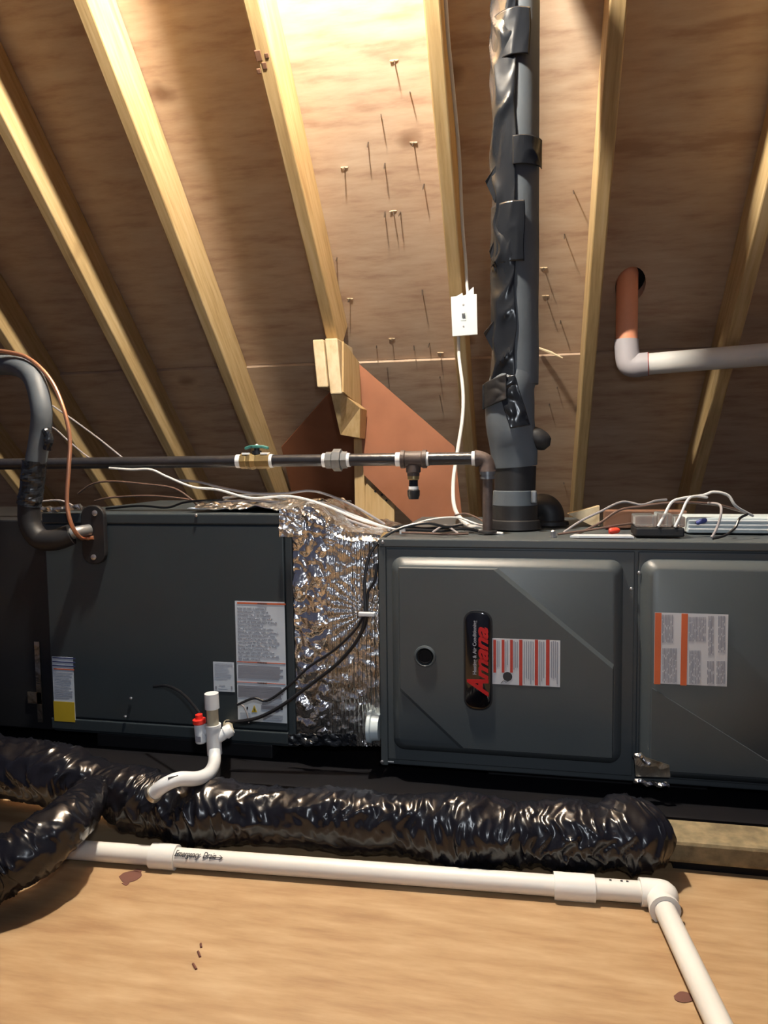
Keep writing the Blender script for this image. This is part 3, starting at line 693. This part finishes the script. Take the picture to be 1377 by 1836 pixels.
for q in ((425,434),(484,490),(579,585),(622,628),(710,720),(764,769),(846,853)): band(*q)
# valve: body with hex ends, bonnet, lever
vb = MB().lathe(gpt(433), (1, 0, 0), [(0, gr+.001), (0, .0165), (.012, .0165), (.014, .0155), (.024, .019), (.034, .0155), (.036, .0165), (gx(485)-gx(433), .0165), (gx(485)-gx(433), gr)], 8).build('valve_body', 'brass', gp)
vc = gpt(461); MB().lathe(vc+V((0,0,.014)), (0, 0, 1), [(0, .010), (.008, .010), (.008, .006), (.014, .006)], 14).build('bonnet', 'dark_metal', vb, smooth=True)
P = [(-.026,-.005),(-.012,-.007),(-.006,-.011),(.006,-.011),(.012,-.007),(.026,-.005),(.026,.005),(.012,.007),(.006,.011),(-.006,.011),(-.012,.007),(-.026,.005)]
MB().prism([vc+V((x, y, .024+.003*(abs(x) < .013))) for x, y in P], (0, 0, .006)).build('lever', 'lever_teal', vb, bevel=.0015)
MB().lathe(vc+V((0,0,.03)), (0, 0, 1), [(0, .006), (.004, .0055), (.006, .003)], 8).build('lever_nut', 'steel', vb)
for (xa, xb) in ((437,450),(470,483)):
    MB().box((gx(xa), YG-.012, zg+.013), (gx(xb), YG+.006, zg+.0175)).build('thread_seal', 'thread_tape', gp, bevel=.001)
u0, u1 = gx(585), gx(623)
MB().lathe(gpt(585), (1, 0, 0), [(0, gr), (0, .0172), ((u1-u0)*.30, .0172), ((u1-u0)*.30, .0185), ((u1-u0)*.36, .0232), ((u1-u0)*.72, .0232), ((u1-u0)*.74, .0178), (u1-u0, .0172), (u1-u0, gr)], 8).build('union', 'galvanised', gp)
T0, T1 = gx(719), gx(765)
te = MB().lathe(gpt(719), (1, 0, 0), [(0, gr), (0, .0185), (.008, .0185), (.010, .0165), (T1-T0-.010, .0165), (T1-T0-.008, .0185), (T1-T0, .0185), (T1-T0, gr)], 20).build('tee', 'rusty_iron', gp, smooth=True)
tc_ = gpt(741)
MB().lathe(tc_-V((0,0,.012)), (0, 0, -1), [(0, .0150), (.014, .0150), (.016, .0125), (.022, .0125)], 18).build('tee_outlet', 'rusty_iron', te, smooth=True)
MB().lathe(tc_-V((0,0,.030)), (0, 0, -1), [(0, .0105), (.004, .0118), (.010, .0118), (.012, .0100)], 18).build('reducer', 'brass', gp, smooth=True)
MB().tube([tc_-V((0,0,.040)), tc_-V((0,0,.064))], .0092, 16).build('nipple', 'black_gloss', gp, smooth=True)
MB().lathe(tc_-V((0,0,.055)), (0, 0, -1), [(0, .0092), (0, .0102), (.006, .0102), (.006, .0092)], 16).build('thread_seal', 'thread_tape', gp, smooth=True)
MB().lathe(tc_-V((0,0,.061)), (0, 0, -1), [(0, .0100), (.002, .0128), (.012, .0128), (.018, .0105), (.020, .0105)], 12).build('drip_cap', 'dark_metal', gp, smooth=True)
ec = gpt(868)
el = MB().tube(spline([gpt(852), gpt(860), ec+V((.002,0,-.004)), ec+V((.006,0,-.014)), ec+V((.0065,0,-.026))], 6), lambda t: .0175-.003*math.sin(t*math.pi), 18).build('elbow', 'rusty_iron', gp, smooth=True)
dx = ec.x+.0065
MB().lathe((dx, YG, zg-.026), (0, 0, -1), [(0, .0125), (0, .0150), (.006, .0150), (.006, .0125), (.010, .0125), (.010, .0140), (.015, .0140), (.015, .010)], 16).build('reducing_bushing', 'galvanised', gp, smooth=True)
MB().tube([(dx, YG, zg-.035), (dx, YG, ZT+.0045)], .0098, 16).build('drop_pipe', 'rusty_iron', gp, smooth=True)
MB().lathe((dx, YG, ZT+.0035), (0, 0, 1), [(0, .020), (.004, .019), (.005, .011)], 18).build('grommet', 'rubber_black', gp, smooth=True)

# ================================================================== VENT RISER (foam insulated)
YV = 1.55
vx = lambda px, py=700: onY(px, py, YV).x
def vz(py): return onY(925, py, YV).z
vr = thing('vent_riser', V((vx(925), YV, ZT)), 'black foam insulated vent riser wrapped in shiny tape rising from the furnace', 'vent pipe')
cxv = vx(926); rv = .045
zroof = CROOF-YV
sl = MB().tube([(cxv, YV, vz(690)+i*(zroof+.1-vz(690))/40) for i in range(41)], rv, 40, disp=lambda s, a: .0012*noise.noise(V((s*9, math.cos(a), math.sin(a))))).build('foam_sleeve', 'foam_sleeve', vr, smooth=True)
# taped seam: a wrinkled shell covering the side of the sleeve facing left and towards the viewer
def shell(z0, z1, a0, a1, rr, name, mat, par, amp, seed, nz=160, na=40, cx=None, cy=YV):
    cx = cxv if cx is None else cx
    def fn(u, v):
        z = z0+(z1-z0)*v; e = noise.noise(V((z*14, seed, 0)))*.10
        a = R(a0+(a1-a0)*u)+e*(u if u > .5 else u-1 if u < .0 else 0)
        k = V((math.cos(a)*1.2, z*13+.8*math.sin(a*2), seed)); w_ = max(0, 1-abs(noise.noise(k))*2.2)**2
        k2 = V((math.cos(a)*1.2+3, z*6, seed+4)); w2 = noise.noise(k2)
        edge = math.sin(math.pi*min(1, max(0, u)))**.4
        r = rr+amp*(1.0*w_+.5*w2)*edge+.0012
        return V((cx+r*math.cos(a), cy+r*math.sin(a), z))
    return sheet(fn, na, nz, name, mat, par, .0015, True)
shell(vz(690), zroof+.05, 176, 268, rv+.003, 'seam_tape', 'tape_black', sl, .009, 2.0)
for z0_, z1_, a0, a1, s_ in ((vz(122), vz(40), 170, 300, 1.0), (vz(312), vz(262), 262, 345, 3.0), (vz(480), vz(375), 196, 288, 5.0)):
    shell(z0_, z1_, a0, a1, rv+.006, 'tape_band', 'tape_black', sl, .002, s_, 30, 30)
# torn flap of tape on the left
for py, ln in ((330,.016),(600,.020),(455,.008)):
    a = V((cxv-rv-.002, YV-.02, vz(py))); poly = [a+V((.006,-.012,.030)), a+V((-ln, -.004, .002)), a+V((-ln*.8, .0, -.004)), a+V((.004,-.010,-.045)), a+V((.010,-.014,-.01))]
    MB().prism(poly, (0, .003, .001)).build('tape_flap', 'tape_black', sl, bevel=.0008)
# lower offset sleeve
lo = MB().tube(spline([(cxv-.004, YV, vz(672)), (cxv-.012, YV-.006, vz(705)), (cxv-.013, YV-.006, vz(760)), (cxv-.006, YV-.002, vz(800)), (cxv-.003, YV, vz(836))], 12), lambda t: .0465+.004*math.sin(t*math.pi), 36, disp=lambda s, a: .002*noise.noise(V((s*20, math.cos(a)*2, math.sin(a)*2)))).build('lower_sleeve', 'foam_sleeve', vr, smooth=True)
# shiny patch running diagonally over the joint
def dpatch(u, v):
    px = 890+26*v+ (34)*u; py = 684+86*v-6*u; P_ = onY(px, py, YV)
    dxx = (P_.x-(cxv-.008)); yy = YV-.006-math.sqrt(max(1e-6, .0535**2-min(.0525, abs(dxx))**2)); k = V((P_.x*1, P_.z, 2))
    return V((P_.x, yy-abs(noise.noise(k*45))*.005, P_.z))
sheet(dpatch, 26, 46, 'tape_patch', 'tape_black', lo, .002, True)
def cpatch(u, v):
    px = 866+44*u; py = 676+44*v+ (1-u)*16; P_ = onY(px, py, YV)
    dxx = (P_.x-(cxv-.010)); yy = YV-.006-math.sqrt(max(1e-6, .056**2-min(.0545, abs(dxx))**2)); k = V((P_.x, P_.z, 6))
    return V((P_.x, yy-abs(noise.noise(k*50))*.004, P_.z))
sheet(cpatch, 22, 22, 'tape_patch', 'rubber_black', lo, .003, True)
lc = onY(972, 792, YV-.01)
MB().lathe(lc+V((-.036, 0, .022)), (.86, 0, -.5), [(.06*t/12, .021*math.sqrt(max(0, 1-(t/6-1)**2))**.8+.0005) for t in range(13)], 20).build('sleeve_lobe', 'rubber_black', lo, smooth=True)
MB().lathe((cxv-.003, YV, vz(836)), (0, 0, -1), [(0, .0440), (.001, .0440), (vz(836)-vz(882), .0425)], 32).build('coupling', 'rubber_black', vr, smooth=True)
MB().lathe((cxv-.003, YV, vz(878)), (0, 0, -1), [(0, .0405), (.002, .0455), (vz(878)-vz(905), .0470), (vz(878)-vz(905), .04)], 32).build('clamp_sleeve', 'foam_sleeve', vr, smooth=True)
MB().box((cxv+.030, YV-.053, vz(900)), (cxv+.042, YV-.035, vz(878))).build('clamp_screw', 'galvanised', vr, bevel=.003)
MB().lathe((cxv-.003, YV, vz(905)), (0, 0, -1), [(0, .044), (.001, .0475), (.03, .0475), (.032, .052), (vz(905)-ZT-.0035, .055)], 32).build('collar', 'rubber_black', vr, smooth=True)
p = onY(975, 905, YV+.03)
eb = thing('vent_elbow', V((p.x, YV+.09, ZT)), 'low black elbow fitting on the furnace top behind the vent riser', 'elbow fitting')
MB().tube(spline([(p.x-.028, YV+.10, ZT+.035), (p.x, YV+.085, ZT+.042), (p.x+.014, YV+.08, ZT+.03), (p.x+.016, YV+.08, ZT+.004)], 8), .030, 22).build('elbow_body', 'rubber_black', eb, smooth=True)
MB().lathe((p.x+.016, YV+.08, ZT+.0038), (0, 0, 1), [(0, .040), (.008, .038), (.010, .03)], 24).build('elbow_base', 'rubber_black', eb, smooth=True)

# ================================================================== LIGHT SWITCH AND CABLES
YS = 2.08
a, b = onY(808,532,YS), onY(855,600,YS)
sw = thing('light_switch', V(((a.x+b.x)/2, YS+.05, b.z)), 'white toggle light switch on a rafter beside the vent riser', 'light switch')
MB().box((a.x+.008, YS+.004, b.z+.012), (b.x-.008, YS+.075, a.z-.008)).build('switch_box', 'white_plastic', sw, bevel=.003)
pt = MB().prism([(a.x, YS, a.z), (b.x, YS, a.z+.004), (b.x+.002, YS, b.z), (a.x+.004, YS, b.z-.002)], (0, .005, 0)).build('cover_plate', 'white_plastic', sw, bevel=.0018)
tg = onY(831,566,YS); 
MB().box(tg+V((-.008, -.0015, -.014)), tg+V((.008, -.0002, .014))).build('toggle_frame', 'white_ribbed', pt, bevel=.0005)
MB().add([tg+V(q) for q in ((-.0045,-.001,-.007),(.0045,-.001,-.007),(.0045,-.001,.007),(-.0045,-.001,.007),(-.0038,-.015,.004),(.0038,-.015,.004),(.0038,-.013,.013),(-.0038,-.013,.013))], [(0,3,2,1),(4,5,6,7),(0,1,5,4),(1,2,6,5),(2,3,7,6),(3,0,4,7)]).build('toggle', 'white_plastic', pt, bevel=.001)
for dz in (.03, -.03): MB().lathe(tg+V((0,-.0003,dz)), (0,-1,0), [(0,.003),(.0008,.0026)], 10).build('plate_screw', 'steel', pt)
MB().prism([onY(*p_, YS+.02) for p_ in ((813,534),(829,525),(830,534))], (0, .02, 0)).build('box_ear', 'white_plastic', sw)
MB().prism([onY(*p_, YS+.02) for p_ in ((831,536),(836,526),(849,514),(850,534))], (0, .02, 0)).build('box_ear', 'white_plastic', sw)
def wire(pts, r, mat, label, name='wire', cat='wire', group=None, n=8, k=8, flat=None):
    o = MB().tube(spline(pts, k), r, n, flat=flat).build(name, mat, None, smooth=True); return tag(o, label, cat, group)
def cab(px, py, dx_): p_ = onRoof(px, py, .115); return V((XC+RW+dx_, p_.y, p_.z))
wire([cab(797,-60,.010), cab(799,65,.009), cab(803,150,.012), cab(811,280,.016), cab(812,400,.012), cab(815,470,.014), V((XC+RW+.014, YS+.07, onY(822,508,YS+.07).z)), V((XC+RW+.020, YS+.045, onY(826,534,YS+.045).z))], .0045, 'wire_white', 'white cable running down the roof deck into the switch', 'cable', 'cable')
wire([onY(822,604,YS+.04), onY(823,640,YS+.03), onY(830,700,2.0), onY(829,750,1.95), onY(820,810,1.88), onY(813,860,1.8), onY(814,905,1.7), onY(826,930,1.62), onY(845,944,1.56), V((vx(862,944), 1.52, ZT+.010)), V((vx(880,944), 1.50, ZT+.008))], .0048, 'wire_white', 'white cable hanging from the switch to the furnace top', 'cable', 'cable')

# ================================================================== WHITE ELBOW VENT PIPE THROUGH THE ROOF
YE = onRoof(1124,512).y; pe = onY(1124,650,YE)
wp = thing('vent_pipe', pe, 'white elbow vent pipe with orange riser through the roof deck', 'vent pipe')
ht = onRoof(1124,505); xv = onY(1124,560,YE).x
pv = .0320
zj = onY(1124,612,YE).z; yp_ = YE
top = CROOF-YE+.09
MB().tube([(xv, YE, zj-.01), (xv, YE, top)], pv, 26).build('riser', 'pvc_orange', wp, smooth=True)
ze = onY(1150,655,YE).z
e1 = onY(1230,643,YE-.09)
hd = V((1, -.16, .03)).normalized()
cor = V((xv, YE, ze))
MB().tube(spline([V((xv, YE, zj+.005)), V((xv, YE, zj-.012)), cor+V((.006, 0, .012)), cor+V((.022, -.003, .000)), cor+hd*.045, cor+hd*.062], 6), pv+.0035, 26).build('elbow', 'pvc_shaded', wp, smooth=True)
MB().lathe(cor+hd*.0615, hd, [(0, pv), (0, pv+.0030), (.0025, pv+.0030), (.0025, pv)], 26).build('primer_ring', 'print_red', wp, smooth=True)
MB().tube([cor+hd*.05, cor+hd*1.6], pv, 26).build('pipe', 'pvc_white', wp, smooth=True)

# ================================================================== REFRIGERANT LINES
rf = thing('refrigerant_line', onY(75,930,1.30), 'insulated grey refrigerant suction line curving into the entry plate', 'refrigerant line')
Ys = 1.30
pth = spline([onY(-120,690,Ys+.12), onY(-40,662,Ys+.08), onY(20,655,Ys+.05), onY(58,675,Ys+.02), onY(74,730,Ys), onY(72,780,Ys), onY(62,840,Ys)], 10)
MB().tube(pth, .0205, 22).build('insulation', 'foam_sleeve', rf, smooth=True)
MB().tube(spline([onY(62,826,Ys), onY(58,870,Ys), onY(52,905,Ys)], 12), .0225, 24, disp=lambda s, a: .004*abs(noise.noise(V((s*70, math.cos(a)*2, math.sin(a)*2))))).build('foil_tape_wrap', 'tape_black', rf, smooth=False)
MB().tube(spline([onY(52,900,Ys), onY(54,940,Ys), onY(72,966,Ys), onY(100,968,Ys), onY(128,958,Ys+.01)], 10), .0215, 22).build('insulation', 'rubber_black', rf, smooth=True)
MB().tube(spline([onY(120,960,Ys+.01), onY(138,954,Ys+.02), onY(160,950,YC-.014)], 8), .012, 18).build('suction_tube', 'galvanised', rf, smooth=True)
MB().tube(spline([onY(82,770,Ys-.01), onY(88,785,Ys-.012), onY(84,806,Ys-.01)], 6), .008, 10, disp=lambda s, a: .003*noise.noise(V((s*90, math.cos(a), math.sin(a))))).build('tape_end', 'tape_black', rf)
o = MB().tube(spline([onY(-60,622,1.34), onY(18,632,1.33), onY(55,645,1.32), onY(90,680,1.31), onY(113,730,1.30), onY(125,785,1.295), onY(123,840,1.29), onY(120,900,1.29), onY(128,940,1.295), onY(142,962,1.315), onY(155,965,YC-.020), onY(168,964,YC-.016)], 8), .0042, 12).build('copper_tube', 'copper', None, smooth=True)
tag(o, 'thin bare copper tube arching over to the entry plate', 'copper tube')
o = MB().tube(spline([onY(66,912,YC-.005), onY(95,914,YC-.006), onY(125,911,YC-.004), onY(145,908,YC-.003)], 6), .006, 8, disp=lambda s, a: .004*noise.noise(V((s*80, math.cos(a)*2, math.sin(a)*2)))).build('foil_strip', 'foil_crumple', None)
tag(o, 'crumpled foil strip along the coil cabinet top edge', 'foil strip')

# ================================================================== WIRES OVER THE COIL CABINET AND TRANSITION
G = 'thermostat wires over the coil cabinet'
def w2(pxs, Y, mat, r, label, group=G): 
    pts = []
    for i, p_ in enumerate(pxs):
        yy = Y if not isinstance(Y, (list, tuple)) else Y[0]+(Y[1]-Y[0])*i/(len(pxs)-1)
        pts.append(onY(p_[0], p_[1], yy))
    return wire(pts, r, mat, label, group=group)
w2([(86,722),(130,752),(175,785),(210,813),(240,838)], (1.62,1.52), 'wire_grey', .0022, 'straight grey wire slanting behind the copper tube to the gas pipe')
w2([(84,762),(100,770),(122,790),(152,815),(180,835)], (1.62,1.52), 'wire_grey', .0020, 'grey wire curving low behind the copper tube')
w2([(196,839),(235,842),(270,842),(300,855),(345,873),(390,878),(450,893),(520,890),(580,905),(640,930),(700,948)], (1.44,1.42), 'wire_white', .0026, 'pale wire draped from the gas pipe over the foil transition')
w2([(315,861),(355,864),(400,875),(460,885),(515,884),(555,880),(590,888),(640,910),(690,940)], (1.46,1.45), 'wire_grey', .0026, 'grey wire arched highest above the foil transition')
w2([(140,885),(165,868),(200,863),(260,868),(310,875),(340,893),(355,908)], (1.52,1.48), 'wire_brown', .0022, 'brown wire looping above the coil cabinet')
w2([(170,898),(200,892),(260,889),(310,892),(350,898),(380,906),(430,908)], (1.55,1.46), 'wire_brown', .0022, 'low brown wire lying along the coil cabinet top')
w2([(68,900),(95,897),(115,899),(140,912)], (1.40,1.40), 'wire_grey', .0020, 'short grey wire behind the copper tube foot')
w2([(400,893),(460,886),(520,896),(580,902),(640,926),(686,944),(720,952)], (1.48,1.44), 'wire_white', .0028, 'pale wire lying in the hollow of the foil transition')
w2([(380,900),(450,898),(520,902),(570,912),(630,934),(684,950),(730,951)], (1.47,1.43), 'wire_grey', .0025, 'grey wire pressed flat on the foil transition')
w2([(190,912),(250,907),(300,910),(335,900),(400,896)], (1.46,1.46), 'wire_black', .0024, 'black wire along the back of the coil cabinet top')

# bundle on the furnace top by the gas drop
G2 = 'wires bundled on the furnace top'
w2([(655,1096),(654,1040),(664,992),(690,962),(725,945),(765,938),(800,944),(830,940)], (1.318,1.40), 'wire_black', .0030, 'black wire rising from the zip tie onto the furnace top', G2)
w2([(658,1096),(660,1062),(672,1040),(676,1010)], (1.318,1.33), 'wire_black', .0028, 'short black wire from the zip tie to the furnace corner', G2)
w2([(652,1104),(636,1130),(600,1165),(555,1195),(520,1228),(480,1256),(455,1252),(425,1264)], (1.315,1.300), 'wire_black', .0026, 'thin black wire from the zip tie across the warning label', G2)
w2([(656,1104),(645,1140),(610,1185),(560,1225),(510,1262),(470,1284),(440,1292),(405,1295)], (1.312,1.295), 'wire_black', .0036, 'thick black cord from the zip tie across the warning label', G2)
w2([(660,1104),(652,1128),(632,1160),(612,1182)], (1.316,1.314), 'wire_black', .0026, 'short black cord beside the thick cord below the zip tie', G2)
w2([(425,1262),(436,1266),(443,1280),(446,1296)], (1.345,1.345), 'wire_grey', .0016, 'thin grey wire curling over the foot of the warning label', G2)
w2([(276,1231),(300,1230),(325,1242),(345,1262),(358,1280)], (1.34,1.205), 'wire_black', .0028, 'black lead arching from the coil cabinet to the float switch', G2)
zt = onY(656,1101,1.314)
o = MB().box((zt.x-.014, zt.y-.006, zt.z-.004), (zt.x+.018, zt.y+.003, zt.z+.004)).build('zip_tie', 'white_plastic', None, bevel=.002); tag(o, 'pale zip tie clip holding black wires to the foil', 'zip tie')
ZW = ZT+.006
def w3(pts, mat, r, label, g=G2): return wire([onY(p_[0], p_[1], p_[2]) for p_ in pts], r, mat, label, group=g)
w3([(690,950,1.46),(720,944,1.46),(760,948,1.47),(800,946,1.48),(850,950,1.50)], 'wire_black', .0035, 'black cord lying along the furnace top behind the gas drop')
w3([(700,952,1.42),(740,950,1.43),(790,952,1.44),(830,948,1.45),(858,952,1.46)], 'wire_black', .0030, 'black cord lying along the furnace top in front of the gas drop')
w3([(748,938,1.55),(770,932,1.55),(800,928,1.55),(825,929,1.53),(850,938,1.50),(880,948,1.48)], 'wire_white', .0022, 'white wire bowed over the wire bundle on the furnace top')
w3([(815,924,1.56),(835,921,1.56),(858,930,1.54),(880,944,1.5)], 'wire_brown', .0020, 'brown wire arched behind the gas drop pipe')
w3([(775,955,1.40),(790,945,1.42),(800,942,1.44),(812,950,1.43),(822,957,1.40)], 'wire_grey', .0022, 'grey wire twisted through the black cords')
w3([(835,950,1.47),(860,952,1.46),(885,955,1.45),(902,957,1.44)], 'wire_white', .0030, 'white wire passing the foot of the gas drop pipe')
w3([(720,955,1.40),(760,956,1.40),(800,958,1.39),(840,957,1.40)], 'wire_brown', .0022, 'brown wire lying near the furnace front edge')
p = onY(722,951,1.41); o = MB().box((p.x-.006, p.y-.005, ZT+.003), (p.x+.006, p.y+.005, ZT+.018)).build('wire_connector', 'white_plastic', None, bevel=.002); tag(o, 'white wire connector among the black cords', 'wire connector')
p = V((onY(992,958,1.37).x, 1.37, 0)); o = MB().lathe((p.x, 1.372, ZT+.0031), (0, 0, 1), [(0, .007), (.003, .007), (.003, .005), (.012, .005), (.014, .003)], 8).build('bolt', 'steel', None); tag(o, 'bright bolt head on the furnace top near the vent riser', 'bolt')

# ================================================================== CLUTTER ON THE FURNACE TOP
def slab(x0, y0, x1, Y0, Y1, h, name, mat, label, cat, z=None, bevel=.002):
    a = onY(x0, 955, Y0).x; b = onY(x1, 955, Y0).x; z = ZT+.0033 if z is None else z
    o = MB().box((a, Y0, z), (b, Y1, z+h)).build(name, mat, None, bevel=bevel); return tag(o, label, cat)
a = onY(1022,962,1.375).x; b = onY(1136,962,1.375).x
o = MB().prism([(a, 1.375, ZT+.0035), (a+.015, 1.368, ZT+.0035), (b, 1.370, ZT+.0035), (b-.002, 1.405, ZT+.0035), (a+.01, 1.40, ZT+.0035)], (0, 0, .0035)).build('paper_strip', 'white_plastic', None); tag(o, 'white strip of folded paper on the furnace top', 'paper')
# black tray with clear blister
a = onY(1140,955,1.40).x; b = onY(1228,955,1.40).x
tb = thing('parts_tray', V(((a+b)/2, 1.43, ZT+.0033)), 'black parts tray with clear plastic cover on the furnace top', 'tray')
MB().box((a, 1.40, ZT+.0033), (b, 1.47, ZT+.020)).build('tray_base', 'rubber_black', tb, bevel=.003)
for (u0_, u1_, hh) in ((0.0,.45,.022),(.48,.75,.026),(.78,1.02,.020)):
    xa, xb = a+(b-a)*u0_, a+(b-a)*u1_
    MB().box((xa, 1.405, ZT+.0205), (xb, 1.465, ZT+.0205+hh)).build('clear_cover', 'clear_plastic', tb, bevel=.003)
a = onY(1085,920,1.56).x; b = onY(1232,920,1.56).x
o = MB().box((a, 1.56, ZT+.0033), (b, 1.60, ZT+.040)).build('wood_block', 'brown_board', None, bevel=.002); tag(o, 'brown wood block behind the parts tray', 'wood block')
a = onY(1018,920,1.62).x; b = onY(1075,920,1.62).x
o = MB().prism([(a, 1.62, ZT+.028), (b, 1.62, ZT+.046), (b, 1.62, ZT+.0035), (a+.05, 1.62, ZT+.0035)], (0, .03, 0)).build('wood_shim', 'pine_end', None); tag(o, 'pale tapered wood shim beside the brown wood block', 'wood shim')
a = onY(1232,945,1.47).x
cb_ = thing('ribbed_box', V((a+.1, 1.52, ZT+.0033)), 'white ribbed plastic box at the blower end of the furnace top', 'plastic box')
MB().box((a, 1.475, ZT+.0033), (a+.20, 1.56, ZT+.034)).build('box_body', 'white_ribbed', cb_, bevel=.003)
for k in range(3): MB().box((a+.003, 1.471, ZT+.009+k*.008), (a+.197, 1.4755, ZT+.0125+k*.008)).build('rib', 'white_plastic', cb_, bevel=.001)
p = onY(1104,945,1.42); o = MB().lathe((p.x-.012, 1.42, ZT+.011), (1, .2, .1), [(0, .005), (.004, .0065), (.016, .0055), (.020, .003)], 12).build('wire_nut', 'wire_nut_red', None, smooth=True); tag(o, 'red wire nut on the furnace top', 'wire nut')
p = onY(1248,938,1.44); o = MB().lathe(p, (1, .1, .35), [(0, .003), (.002, .0045), (.016, .005), (.020, .003)], 10).build('crimp_connector', 'wire_blue', None, smooth=True); tag(o, 'blue crimp connector in front of the white ribbed box', 'wire connector')
G3 = 'loose wires above the furnace top clutter'
w3([(1010,955,1.44),(1040,935,1.46),(1075,918,1.48),(1115,900,1.5),(1150,905,1.5),(1175,898,1.52),(1195,896,1.54)], 'wire_grey', .0024, 'grey wire slanting up over the white paper strip', G3)
w3([(1035,958,1.42),(1075,938,1.44),(1110,915,1.46),(1150,908,1.47),(1195,902,1.47),(1240,901,1.47),(1290,906,1.48),(1340,920,1.5)], 'wire_brown', .0024, 'brown wire spanning across the parts tray', G3)
w3([(1180,944,1.40),(1192,922,1.41),(1205,900,1.42),(1225,893,1.43),(1260,888,1.44),(1280,882,1.44),(1305,888,1.44),(1320,908,1.44),(1350,925,1.46)], 'wire_white', .0026, 'pale wire hooked high over the parts tray', G3)
w3([(1210,945,1.40),(1222,920,1.41),(1232,898,1.42),(1244,890,1.43),(1268,892,1.44)], 'wire_white', .0024, 'short pale wire rising from the clear cover', G3)
w3([(1276,964,1.37),(1286,945,1.39),(1293,920,1.40),(1290,905,1.42),(1270,902,1.45)], 'wire_grey', .0024, 'grey wire bending down in front of the white ribbed box', G3)
w3([(1278,966,1.37),(1300,960,1.38),(1318,946,1.39),(1326,930,1.40),(1340,922,1.42)], 'wire_black', .0024, 'black wire curling in front of the white ribbed box', G3)
w3([(1000,958,1.40),(1060,950,1.42),(1100,943,1.43),(1135,938,1.45)], 'wire_brown', .0022, 'brown wire running to the red wire nut', G3)
